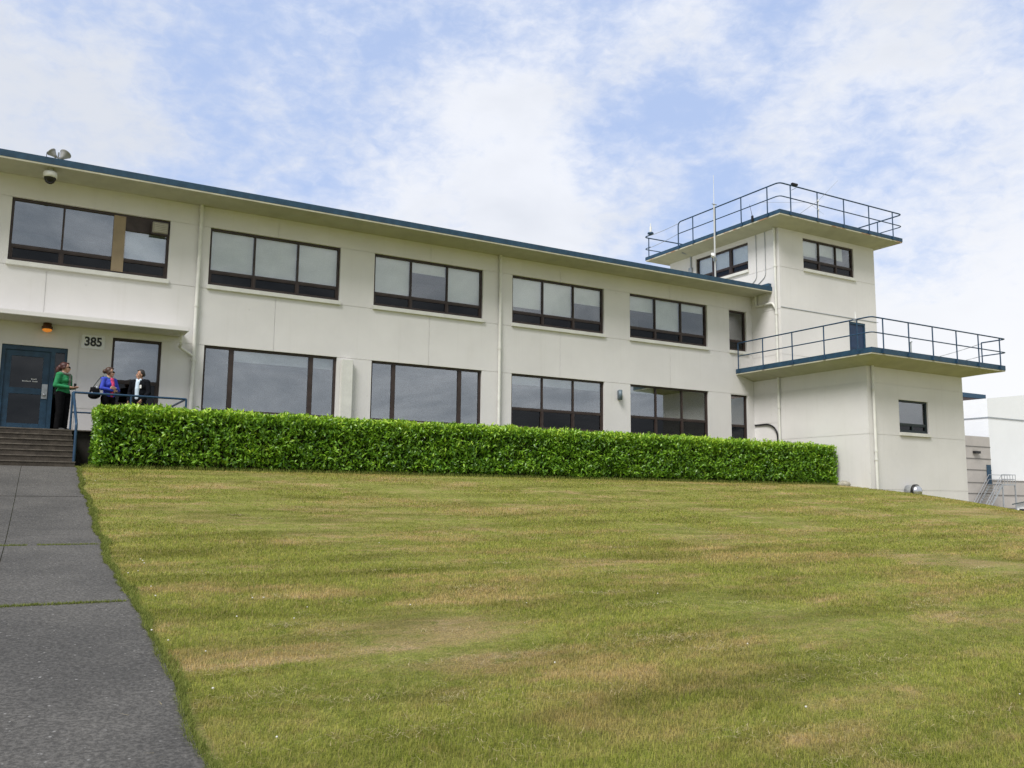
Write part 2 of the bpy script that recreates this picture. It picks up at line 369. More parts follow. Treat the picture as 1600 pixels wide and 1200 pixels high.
def wall(mb, B, u0, u1, z0, z1, holes=(), hj=(), vj=(), jd=0.014, jw=0.016):
    """wall sheet with recessed window openings and formed joints. holes: (u0,u1,z0,z1,depth); hj: (z,ua,ub); vj: (u,za,zb)"""
    us = {u0, u1}; zs = {z0, z1}
    for h in holes: us |= {h[0], h[1]}; zs |= {h[2], h[3]}
    for z, a, b in hj: us |= {max(a,u0), min(b,u1)}; zs |= {z-jw/2, z+jw/2}
    for u, a, b in vj: us |= {u-jw/2, u+jw/2}; zs |= {max(a,z0), min(b,z1)}
    us = sorted(x for x in us if u0 <= x <= u1); zs = sorted(x for x in zs if z0 <= x <= z1)
    nu, nz = len(us)-1, len(zs)-1
    D = np.zeros((nu, nz)); H = np.zeros((nu, nz), bool)
    for i in range(nu):
        for j in range(nz):
            cu, cz = (us[i]+us[i+1])/2, (zs[j]+zs[j+1])/2
            for z, a, b in hj:
                if abs(cz-z) < jw/2 and a < cu < b: D[i,j] = jd
            for u, a, b in vj:
                if abs(cu-u) < jw/2 and a < cz < b: D[i,j] = jd
            for h in holes:
                if h[0] < cu < h[1] and h[2] < cz < h[3]: D[i,j] = h[4]; H[i,j] = True
    for i in range(nu):
        for j in range(nz):
            if not H[i,j]:
                mb.add([B.p(us[i],-D[i,j],zs[j]), B.p(us[i+1],-D[i,j],zs[j]), B.p(us[i+1],-D[i,j],zs[j+1]), B.p(us[i],-D[i,j],zs[j+1])], [(0,1,2,3)])
            if i+1 < nu and D[i,j] != D[i+1,j]:
                a, b = D[i,j], D[i+1,j]; u = us[i+1]
                mb.add([B.p(u,-a,zs[j]), B.p(u,-b,zs[j]), B.p(u,-b,zs[j+1]), B.p(u,-a,zs[j+1])], [(0,1,2,3)])
            if j+1 < nz and D[i,j] != D[i,j+1]:
                a, b = D[i,j], D[i,j+1]; z = zs[j+1]
                mb.add([B.p(us[i],-a,z), B.p(us[i+1],-a,z), B.p(us[i+1],-b,z), B.p(us[i],-b,z)], [(0,1,2,3)])

BLD = empty('office_building', 'long cream two-storey office building with blue-edged flat roofs and a square control tower', 'building')

def window(B, u0, u1, z0, z1, mull=(), transom=None, lower_mull=None, rec=0.15, fw=0.065, mat=None, sill=True, blinds=(), glass=None, lowglass=None, name='window', low_h=None, mw=0.048):
    """frame mesh with children: pane, sash_pane, blind, sill. mull: fractions; transom: z; blinds: (fa, fb, z_bottom)"""
    mat = mat or M_brown
    fr = MB(); d0, d1 = -rec-0.02, -rec+0.07
    e = 0.004
    B.box(fr, u0-e, u0+fw, d0, d1, z0-e, z1+e); B.box(fr, u1-fw, u1+e, d0, d1, z0-e, z1+e)
    B.box(fr, u0+fw, u1-fw, d0, d1, z1-fw, z1+e); B.box(fr, u0+fw, u1-fw, d0, d1, z0-e, z0+fw)
    us = [u0+fw] ; w = u1-u0
    for m in mull:
        c = u0+m*w
        B.box(fr, c-mw/2, c+mw/2, d0+0.004, d1-0.006, z0+fw, z1-fw); us += [c-mw/2, c+mw/2]
    us.append(u1-fw)
    bays = [(us[2*i], us[2*i+1]) for i in range(len(us)//2)]
    tz = transom
    if tz:
        for a, b in bays: B.box(fr, a, b, d0+0.008, d1-0.012, tz-0.035, tz+0.035)
        # awning sash frames below the transom
        for a, b in bays:
            t = 0.035
            B.box(fr, a, a+t, d0+0.012, d1-0.02, z0+fw, tz-0.035); B.box(fr, b-t, b, d0+0.012, d1-0.02, z0+fw, tz-0.035)
            B.box(fr, a+t, b-t, d0+0.012, d1-0.02, z0+fw, z0+fw+t); B.box(fr, a+t, b-t, d0+0.012, d1-0.02, tz-0.035-t*0.8, tz-0.035)
        if lower_mull:
            c = u0+lower_mull*w; B.box(fr, c-0.035, c+0.035, d0+0.01, d1-0.01, z0+fw, tz-0.035)
    F = fr.build(name, mat, BLD)
    g = MB()
    for a, b in bays:
        B.box(g, a-0.01, b+0.01, -rec+0.010, -rec+0.016, (tz or z0+fw)-0.01, z1-fw+0.01)
    g.build('pane', glass or M_glass, F)
    if tz:
        g = MB()
        for a, b in bays: B.box(g, a-0.01, b+0.01, -rec+0.002, -rec+0.008, z0+fw-0.01, tz)
        g.build('sash_pane', lowglass or M_glassdk, F)
    for fa, fb, zb in blinds:
        bl = MB(); a, b = u0+fa*w, u0+fb*w
        B.box(bl, a+0.03, b-0.03, -rec-0.085, -rec-0.08, zb, z1-fw+0.02)
        B.box(bl, a+0.03, b-0.03, -rec-0.095, -rec-0.07, zb-0.025, zb)
        bl.build('blind', M_blind, F)
    if sill:
        sm = MB(); B.box(sm, u0-0.03, u1+0.04, -rec+0.07, 0.075, z0-0.13, z0-0.005)
        sm.build('sill', M_trimc, F, 0.008)
    return F
# ------------------------------------------------------------------ ground
PY = np.array([-60, -20, 0, 4.2, 8.1, 12.3, 16.8, 21.3, 24, 60.]); PZ = np.array([-2.2, -1.75, -1.5, -1.22, -0.92, -0.62, -0.06, 0.53, 0.57, 0.57])
def pchip(x, X, Y):
    h = np.diff(X); d = np.diff(Y)/h; m = np.zeros_like(Y)
    for i in range(1, len(X)-1):
        if d[i-1]*d[i] > 0:
            w1, w2 = 2*h[i]+h[i-1], h[i]+2*h[i-1]; m[i] = (w1+w2)/(w1/d[i-1]+w2/d[i])
    m[0], m[-1] = d[0], d[-1]
    x = np.clip(x, X[0], X[-1]); k = np.clip(np.searchsorted(X, x)-1, 0, len(X)-2)
    t = (x-X[k])/h[k]
    return Y[k]*(2*t**3-3*t**2+1)+h[k]*m[k]*(t**3-2*t**2+t)+Y[k+1]*(-2*t**3+3*t**2)+h[k]*m[k+1]*(t**3-t**2)
def ground_z(x, y):
    x = np.asarray(x, float); y = np.asarray(y, float)
    p = pchip(y, PY, PZ)
    dx = np.maximum(x-25.6, 0); fall = 0.05*dx + 0.0042*dx**2
    z = p - np.minimum(fall, 30)
    z = z - 0.10*np.maximum(y-21, 0)*np.clip((x-32.2)/3, 0, 1)
    w = np.clip((z+2.2)/0.8, 0, 1); w = w*w*(3-2*w)
    low = -1.75 - 0.0*x
    z = np.where(z < -1.4, low + (np.maximum(z, -2.2)-low)*w, z)
    return z
def make_ground():
    xs = np.unique(np.concatenate([np.linspace(-1500,-60,14), np.linspace(-60,-8,14), np.linspace(-8,44,131), np.linspace(44,110,34), np.linspace(110,3000,16)]))
    ys = np.unique(np.concatenate([np.linspace(-3000,-40,14), np.linspace(-40,-4,14), np.linspace(-4,34,96), np.linspace(34,100,23), np.linspace(100,3000,16)]))
    X, Y = np.meshgrid(xs, ys, indexing='ij'); Z = ground_z(X, Y)
    for i in range(len(xs)):
        for j in range(len(ys)):
            if -8 < xs[i] < 46 and -4 < ys[j] < 25:
                Z[i,j] += 0.035*mnoise.noise(Vector((xs[i]*0.45, ys[j]*0.45, 3.3)))*min(1, max(0, abs(xs[i]-0.1)-1.3))
    nx, ny = len(xs), len(ys)
    v = np.stack([X.ravel(), Y.ravel(), Z.ravel()], 1)
    I, J = np.meshgrid(np.arange(nx-1), np.arange(ny-1), indexing='ij'); a = (I*ny+J).ravel()
    fcs = np.stack([a, a+ny, a+ny+1, a+1], 1)
    me = bpy.data.meshes.new('lawn'); me.from_pydata(v.tolist(), [], fcs.tolist())
    me.polygons.foreach_set('use_smooth', [True]*len(fcs)); me.update()
    tag(link('lawn', me, None, M_lawn), 'mown patchy green and straw coloured lawn sloping down from the hedge', None, None, 'structure')
make_ground()
def path_edge(y): return 1.40 - 0.0285*(21.3-y)
def wob(y): return 0.060*mnoise.noise(Vector((y*0.9, 0.7, 0))) + 0.035*mnoise.noise(Vector((y*4.1, 2.7, 0)))
def make_path():
    mb = MB(); joints = [21.42, 16.6, 12.0, 8.12, 4.05, 0.1, -4.2, -8.4]
    for a, b in zip(joints[1:], joints[:-1]):
        for s0, s1 in ((-1.05, -0.004), (0.004, 1.04)):      # two slabs wide, measured from the middle joint
            n = 10; gap = lambda q: 0.012 if abs(q-12.0) < .1 or abs(q-8.12) < .1 else 0.004
            ys = np.linspace(a+gap(a), b-gap(b), n+1)
            top = []; 
            for y in ys:
                mid = path_edge(y)-1.05
                x0, x1 = mid+s0, mid+s1+(wob(y) if s1 > 1 else 0)
                z = float(ground_z(0.5, y))+0.022 + 0.006*math.sin(a*3.1)
                top.append((Vector((x0,y,z)), Vector((x1,y,z))))
            vs = [p for t in top for p in t] + [p-Vector((0,0,0.09)) for t in top for p in t]; k = 2*(n+1); fs = []
            for i in range(n):
                q = 2*i
                fs += [(q,q+1,q+3,q+2), (q,q+2,q+2+k,q+k), (q+1,q+1+k,q+3+k,q+3)]
            fs += [(0,k,k+1,1), (2*n,2*n+1,2*n+1+k,2*n+k)]
            mb.add(vs, fs)
    tag(mb.build('path', M_path), 'dark grey concrete slab path leading up to the entrance steps', None, None, 'structure')
make_path()

# ------------------------------------------------------------------ main building shell
ZT = 8.27
BAY = [(-0.29, 3.61), (4.71, 8.63), (9.75, 13.67), (14.82, 18.73), (19.92, 23.78)]
UB, UT = 5.97, 7.67
LB, LT = 2.34, 4.215
def make_walls():
    holes = [(a, b, UB, UT, 0.22) for a, b in BAY] + [(24.95, 25.90, UB, 7.63, 0.22)]
    holes += [(a, b, LB, LT, 0.22) for a, b in BAY[1:]] + [(24.96, 25.88, LB, 4.18, 0.22), (2.33, 3.58, LB, 4.19, 0.22), (-0.24, 1.27, 1.49, 3.775, 0.22)]
    holes += [(-5.4, -1.4, UB, UT, 0.22), (-10.5, -6.5, UB, UT, 0.22), (-5.4, -1.4, LB, LT, 0.22), (-10.5, -6.5, LB, LT, 0.22)]
    hj = []
    hj += [(LT-0.008, -12, -5.4), (LT-0.008, 3.58, 26.2), (UT-0.008, -12, 26.2), (UB-0.115, -12, 26.2), (2.345-0.135, -12, 26.2)]
    vj = [(0.63, 4.5, 5.8), (6.67, LT, UB-0.13), (11.7, LT, UB-0.13), (16.8, LT, UB-0.13), (21.85, LT, UB-0.13)]
    vj += [(c, UT, ZT) for c in (1.66, 6.67, 11.7, 16.8, 21.85)] + [(1.52, 1.6, 4.3)]
    mb = MB(); wall(mb, FAC, -12, X0-0.001, 1.49, ZT+0.2, holes, hj, vj)
    # plinth below, back and end walls
    mb2 = MB(); wall(mb2, FAC, -12, X0-0.001, -1.0, 1.49)
    mb.v, mb.f, mb.sm = mb.v, mb.f, mb.sm
    mb.add(mb2.v, mb2.f)
    mb.box(-12.25, -12.0, YF, 38, -1, ZT+0.2); mb.box(-12, 26, 37.8, 38, -1, ZT+0.2)
    mb.build('wall', M_wall, BLD)
    # rooms behind the glass: floors, ceilings, rear and cross walls
    rm = MB()
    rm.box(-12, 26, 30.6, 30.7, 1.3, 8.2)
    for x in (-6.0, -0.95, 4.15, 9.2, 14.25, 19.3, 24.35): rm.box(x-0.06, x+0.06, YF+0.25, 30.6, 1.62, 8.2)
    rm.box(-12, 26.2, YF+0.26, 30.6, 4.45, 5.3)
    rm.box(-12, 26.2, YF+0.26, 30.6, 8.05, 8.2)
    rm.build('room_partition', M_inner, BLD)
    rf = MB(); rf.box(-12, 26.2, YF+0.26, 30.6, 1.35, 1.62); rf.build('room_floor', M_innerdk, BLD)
    # return wall of block and tower (faces left)
    sb = MB()
    wall(sb, SID, YB, YT, -1.6, 5.05, [], [(4.19, YB, YT), (2.345, YB, YT), (0.40, YB, YT)], [])
    wall(sb, SID, YT, YF, -1.0, 10.9, [], [(4.19, YT, YF), (3.02, 24.25, YF), (2.345, YT, YF), (5.72, YT, YF), (7.55, YT, 25.0), (9.27, YT, YF)], [])
    wall(sb, SID, YF, YTB, 8.3, 10.9, [(25.73, 28.90, 9.50, 10.675, 0.2)], [(9.27, YF, YTB)], [(25.26-0.0, 8.3, 10.9)] if False else [])
    # block front and right, tower front, right, back
    wall(sb, BLK, X0, XB, -2.4, 5.05, [(27.93, 29.61, 2.48, 3.665, 0.2)], [(4.19, X0, XB), (2.345, X0, XB), (0.40, X0, XB)], [])
    wall(sb, TWR, X0, XT, 4.6, 10.9, [(27.62, 30.70, 9.37, 10.66, 0.2), (30.25, 31.29, 5.22, 7.47, 0.14)], [(9.27, X0, XT), (5.72, X0, 30.2), (7.60, X0, XT)], [])
    sb.box(XB-0.2, XB-0.001, YB+0.012, 34, -2.6, 5.05)
    sb.box(XT-0.2, XT-0.001, YT+0.012, YTB-0.2, 5.0, 10.9)
    sb.box(X0+0.01, XT-0.001, YTB-0.2, YTB, 5.0, 10.9)
    sb.build('tower_wall', M_wall, BLD)
    tr = MB(); tr.box(X0+0.25, XT-0.25, YT+0.3, YTB-0.25, 9.0, 9.05); tr.box(X0+0.25, XT-0.25, YT+2.6, YT+2.7, 9.05, 10.8)
    tr.build('tower_room_partition', M_inner, BLD)
    tr = MB(); tr.box(27.0, 30.6, YB+2.5, YB+2.6, 1.5, 4.7); tr.build('block_room_partition', M_inner, BLD)
make_walls()

# roofs ----------------------------------------------------------------
def make_roofs():
    r = MB(); z = 8.30
    # soffit slab, slightly tapered
    x0, x1 = -12.4, X0-0.006
    r.add([(x0,24.50,z),(x1,24.50,z),(x1,YF+0.12,ZT-0.02),(x0,YF+0.12,ZT-0.02),(x0,24.50,z+0.17),(x1,24.50,z+0.17),(x1,38.4,z+0.20),(x0,38.4,z+0.20),(x1,38.4,ZT),(x0,38.4,ZT)],
          [(0,1,2,3),(4,5,6,7),(0,1,5,4),(3,2,8,9),(9,8,6,7)])
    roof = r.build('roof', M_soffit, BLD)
    f = MB(); f.box(x0, x1, 24.455, 24.497, z+0.022, z+0.195); f.box(x0-0.04, x0-0.001, 24.455, 38.4, z+0.022, z+0.195)
    f.build('fascia', M_blue, roof)
    d = MB(); d.box(x0, x1, 24.462, 24.515, z-0.022, z+0.020); d.build('drip_edge', M_drip, roof)
    fl = MB(); fl.box(X0-0.16, X0-0.005, 24.50, 30.6, z+0.19, z+0.34); fl.build('flashing', M_blue, roof)
    def slab(name, ox0, ox1, oy0, oy1, ix0, ix1, iy0, iy1, zo, zi, zt, dmat):
        s = MB()
        O = [(ox0,oy0),(ox1,oy0),(ox1,oy1),(ox0,oy1)]; I = [(ix0,iy0),(ix1,iy0),(ix1,iy1),(ix0,iy1)]
        vs = [(x,y,zo) for x,y in O]+[(x,y,zi) for x,y in I]+[(x,y,zt) for x,y in O]
        fs = [(i,(i+1)%4,4+(i+1)%4,4+i) for i in range(4)]+[(4,5,6,7),(8,9,10,11)]+[(i,(i+1)%4,8+(i+1)%4,8+i) for i in range(4)]
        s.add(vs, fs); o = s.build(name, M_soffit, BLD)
        t = 0.035
        def ring(mb, e0, e1, za, zb):
            mb.box(ox0-e1, ox1+e1, oy0-e1, oy0-e0, za, zb); mb.box(ox0-e1, ox1+e1, oy1+e0, oy1+e1, za, zb)
            mb.box(ox0-e1, ox0-e0, oy0-e0, oy1+e0, za, zb); mb.box(ox1+e0, ox1+e1, oy0-e0, oy1+e0, za, zb)
        fm = MB(); ring(fm, 0.002, t, zo+0.028, zt+0.03); fm.build('fascia', M_blue, o)
        dm = MB(); ring(dm, -0.02, 0.024, zo-0.018, zo+0.026); dm.build('drip_edge', dmat, o)
        return o
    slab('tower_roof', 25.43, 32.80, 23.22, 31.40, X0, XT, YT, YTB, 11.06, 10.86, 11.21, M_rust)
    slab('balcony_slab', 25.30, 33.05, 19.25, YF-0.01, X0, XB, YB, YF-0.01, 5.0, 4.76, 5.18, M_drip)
    c = MB(); c.box(-12.3, 4.11, 24.58, YF-0.002, 4.375, 4.50); c.build('canopy', M_wall, BLD, 0.01)
make_roofs()

# windows --------------------------------------------------------------
def make_windows():
    T = 6.40
    th = (1/3, 2/3)
    a, b = BAY[0]
    # entrance bay upstairs: two lights, a tan post and a bay with a panel and an air conditioner
    F = window(FAC, a, b, UB, UT, (0.315,), T, glass=M_glassr)
    p = MB(); FAC.box(p, a+0.628*(b-a), a+0.705*(b-a), -0.17, -0.06, UB+0.066, UT-0.066); p.build('post', M_tan, F)
    p = MB(); FAC.box(p, a+0.705*(b-a), b-0.066, -0.15, -0.085, 7.23, UT-0.066); p.build('infill_panel', M_brown, F)
    p = MB(); FAC.box(p, a+0.715*(b-a), b-0.08, -0.235, -0.228, 6.42, 7.23); p.build('blind', simple('pale_blue_blind', (0.62, 0.70, 0.80), 0.9, 0.03, 2), F)
    window(FAC, *BAY[1], UB, UT, th, T, blinds=((0, 1/3, 6.42), (1/3, 2/3, 6.46), (2/3, 1, 6.42)))
    window(FAC, *BAY[2], UB, UT, th, T, blinds=((0, 1/3, 6.42), (1/3, 2/3, 7.3), (2/3, 1, 6.44)))
    window(FAC, *BAY[3], UB, UT, th, T, blinds=((0, 1/3, 6.62), (1/3, 2/3, 6.42), (2/3, 1, 7.05)))
    window(FAC, *BAY[4], UB, UT, th, T, blinds=((0, 1/3, 7.1), (1/3, 2/3, 6.5), (2/3, 1, 7.35)))
    window(FAC, 24.95, 25.90, UB, 7.63, (), T)
    window(FAC, *BAY[1], LB, LT, (0.20, 0.80), None, mw=0.13, glass=M_glassr, blinds=((0.22, 0.79, 3.86), (0.81, 0.985, 3.86)))
    window(FAC, *BAY[2], LB, LT, (0.20, 0.80), None, mw=0.12, glass=M_glassr)
    window(FAC, *BAY[3], LB, LT, th, 3.03, glass=M_glassr, blinds=((0, 1/3, 3.9), (1/3, 2/3, 3.9), (2/3, 1, 3.9)))
    window(FAC, *BAY[4], LB, LT, th, 3.03, glass=M_glassr, blinds=((0, 1/3, 3.95),))
    window(FAC, 24.96, 25.88, LB, 4.18, (), 2.95)
    window(FAC, 2.33, 3.58, LB, 4.19, (), 3.02, glass=M_glassr)
    for (u0, u1) in ((-5.4, -1.4), (-10.5, -6.5)):
        window(FAC, u0, u1, UB, UT, th, T, blinds=((0, 1/3, 6.42), (1/3, 2/3, 6.42), (2/3, 1, 6.42)))
        window(FAC, u0, u1, LB, LT, th, 3.03)
    window(BLK, 27.93, 29.61, 2.48, 3.665, (), 2.79, 0.5, rec=0.13, mat=M_dkframe)
    window(TWR, 27.62, 30.70, 9.37, 10.66, th, 9.78, rec=0.13, blinds=((0, 1/3, 10.0), (1/3, 2/3, 10.15), (2/3, 0.86, 10.1)))
    window(SID, 25.73, 28.90, 9.50, 10.675, (0.345, 0.675), 9.86, rec=0.13, mw=0.14, blinds=((0, 0.34, 9.9), (0.35, 0.67, 9.9), (0.68, 1, 9.9)))
make_windows()

# entrance door ---------------------------------------------------------
def make_doors():
    f = MB(); a, b, z0, z1 = -0.24, 1.27, 1.50, 3.775
    FAC.box(f, a, a+0.09, -0.16, -0.05, z0, z1); FAC.box(f, b-0.06, b, -0.16, -0.05, z0, z1); FAC.box(f, a+0.09, b-0.06, -0.16, -0.05, z1-0.12, z1)
    FAC.box(f, 0.885, 0.985, -0.158, -0.052, z0, z1-0.12); FAC.box(f, 0.985, b-0.06, -0.158, -0.055, z0, z0+0.14)
    F = f.build('door_frame', M_blue, BLD)
    g = MB(); FAC.box(g, 0.975, b-0.05, -0.115, -0.105, z0+0.13, z1-0.11); g.build('sidelight_pane', M_glassdoor, F)
    th = MB(); FAC.box(th, a+0.09, 0.885, -0.15, 0.02, z0-0.002, z0+0.045); th.build('threshold', M_white, F)
    d = MB(); l, r, t = a+0.095, 0.882, z1-0.125
    FAC.box(d, l, l+0.14, -0.145, -0.09, 1.56, t); FAC.box(d, r-0.16, r, -0.145, -0.09, 1.56, t)
    FAC.box(d, l+0.14, r-0.16, -0.145, -0.09, 1.56, 1.76); FAC.box(d, l+0.14, r-0.16, -0.145, -0.09, 2.52, 2.68); FAC.box(d, l+0.14, r-0.16, -0.145, -0.09, t-0.15, t)
    D = d.build('door', M_blue, BLD, 0.004)
    g = MB()
    FAC.box(g, l+0.13, r-0.15, -0.122, -0.114, 1.75, 2.53); FAC.box(g, l+0.13, r-0.15, -0.122, -0.114, 2.67, t-0.14); g.build('pane', M_glassdoor, D)
    h = MB(); FAC.box(h, r-0.15, r-0.02, -0.09, -0.072, 2.42, 2.80)
    c = FAC.p(r-0.085, -0.06, 2.52); h.lathe([(0.0,0.05),(0.035,0.05),(0.035,0.0),(0.025,0.0)], c, (0,-1,0), 12)
    h.build('handle', M_steel, D)
    def row(u0, z, words, hgt=0.03):                    # rows of small white lettering, too small to read
        u = u0
        for w in words:
            n = MB()
            k = max(2, int(w/0.028))
            for i in range(k):
                hh = hgt*(0.75+0.25*((i*7) % 3 == 0))
                FAC.box(n, u+i*w/k, u+i*w/k+w/k*0.62, -0.1135, -0.112, z, z+hh)
            n.build('lettering', M_white, D); u += w+0.035
    row(0.475, 2.905, (0.13,)); row(0.275, 2.845, (0.20, 0.12))
    # balcony door of the tower
    f = MB(); a, b, z0, z1 = 30.25, 31.29, 5.22, 7.47
    TWR.box(f, a, a+0.07, -0.10, -0.02, z0, z1); TWR.box(f, b-0.07, b, -0.10, -0.02, z0, z1); TWR.box(f, a+0.07, b-0.07, -0.10, -0.02, z1-0.08, z1)
    F = f.build('door_frame', M_blue, BLD)
    d = MB(); TWR.box(d, a+0.072, b-0.072, -0.10, -0.055, z0, z1-0.082)
    TWR.box(d, a+0.17, b-0.17, -0.055, -0.05, z0+1.15, z1-0.25)
    d.build('door', simple('navy_door_paint', (0.014, 0.035, 0.085), 0.5, 0.15, 4), BLD, 0.003)
    k = MB(); k.ell(TWR.p(a+0.16, -0.01, 6.15), (0.045,0.045,0.045)); TWR.box(k, a+0.145, a+0.175, -0.05, -0.03, 6.135, 6.165); k.build('handle', M_steel, F)
make_doors()

# downpipes, ducts and cables fixed to the building ------------------------
def arc(p, a, b, r, n=5):
    """round the corner at p between unit directions a (incoming) and b (outgoing)"""
    p = Vector(p); a = Vector(a).normalized(); b = Vector(b).normalized()
    return [p - a*r*(1-t)**2 + b*r*t**2 for t in np.linspace(0, 1, n)]
def bent(pts, r, n=5):
    pts = [Vector(p) for p in pts]; out = [pts[0]]
    for i in range(1, len(pts)-1):
        out += arc(pts[i], pts[i]-pts[i-1], pts[i+1]-pts[i], r, n)
    return out+[pts[-1]]
def make_pipes():
    def pipe(pts, r=0.05, collars=(), name='downpipe', bend=0.07):
        m = MB(); m.tube(bent(pts, bend), r, 12)
        for c in collars: m.tube([Vector(c)-Vector((0,0,0.035)), Vector(c)+Vector((0,0,0.035))], r+0.016, 12)
        return m.build(name, M_pipe, BLD)
    y = YF-0.075
    pipe([(4.42,y,8.28),(4.42,y,0.5)], 0.052, [(4.42,y,8.12),(4.42,y,5.3),(4.42,y,3.75)])
    pipe([(14.30,y,8.28),(14.30,y,0.5)], 0.052, [(14.30,y,8.15),(14.30,y,5.02)])
    pipe([(4.0,25.1,4.38),(4.0,25.1,4.12),(4.02,25.42,4.05),(4.40,y,3.86)], 0.042)
    x = X0-0.075
    pipe([(x,24.22,10.87),(x,24.22,5.05)], 0.052, [(x,24.22,10.75),(x,24.22,9.3),(x,24.22,7.35)])
    pipe([(x,25.30,8.29),(x,25.30,7.82),(x,24.40,7.82),(x,24.235,7.55)], 0.05, (), 'downpipe', 0.12)
    pipe([(x,24.22,4.80),(x,24.22,0.4)], 0.05, [(x,24.22,3.6)])
    pipe([(X0+0.24,YB-0.075,4.78),(X0+0.24,YB-0.075,-0.3)], 0.05, [(X0+0.24,YB-0.075,3.95),(X0+0.24,YB-0.075,1.75),(X0+0.24,YB-0.075,1.45)])
    b = MB(); FAC.box(b, 8.74, 9.09, 0.002, 0.17, 1.7, 4.14); b.build('service_duct', M_trimc, BLD, 0.01)
    c = MB()
    c.tube(bent([(x+0.05,25.55,2.97),(x+0.03,24.75,2.99),(x+0.02,24.36,2.72),(x+0.02,24.30,1.4)], 0.28, 8), 0.035, 8)
    c.build('service_cable', M_black, BLD)
    c = MB()
    for yy in (25.26, 24.77):
        c.tube(bent([(X0-0.02,yy,10.85),(X0-0.02,yy,9.0),(X0-0.02,yy+0.45,8.72),(X0-0.02,yy+1.4,8.66)], 0.16), 0.013, 6)
    c.build('tower_cable', M_grey, BLD)
    c = MB(); c.tube(bent([(X0-0.55,29.2,10.98),(X0-0.03,29.2,10.93),(X0-0.03,29.2,10.3)], 0.12), 0.035, 8); c.box(X0-0.09,X0-0.005,29.1,29.3,10.12,10.34); c.build('roof_conduit', M_grey, BLD)
    s = MB(); s.box(X0+0.02, XT+0.10, YT-0.018, YT-0.003, 7.60, 7.622); s.build('wall_strip', M_grey, BLD)
make_pipes()

# ------------------------------------------------------------------ steps and landing
def make_steps():
    st = empty('entrance_steps', 'flight of dark weathered concrete steps with landing in front of the blue entrance door', 'steps')
    n = 7; ztop, zb = 1.495, 0.545; rise = (ztop-zb)/n; tread = 0.30
    m = MB(); no = MB()
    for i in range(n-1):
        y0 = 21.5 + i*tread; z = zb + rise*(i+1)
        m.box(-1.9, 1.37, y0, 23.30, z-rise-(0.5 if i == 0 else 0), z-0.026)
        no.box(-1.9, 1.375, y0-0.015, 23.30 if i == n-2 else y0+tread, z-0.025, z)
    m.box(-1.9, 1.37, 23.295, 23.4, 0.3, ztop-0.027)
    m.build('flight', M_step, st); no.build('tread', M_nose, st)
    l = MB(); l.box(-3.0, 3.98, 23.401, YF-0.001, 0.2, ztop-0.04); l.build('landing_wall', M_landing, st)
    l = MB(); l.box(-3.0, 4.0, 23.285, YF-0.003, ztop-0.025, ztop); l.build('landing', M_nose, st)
make_steps()

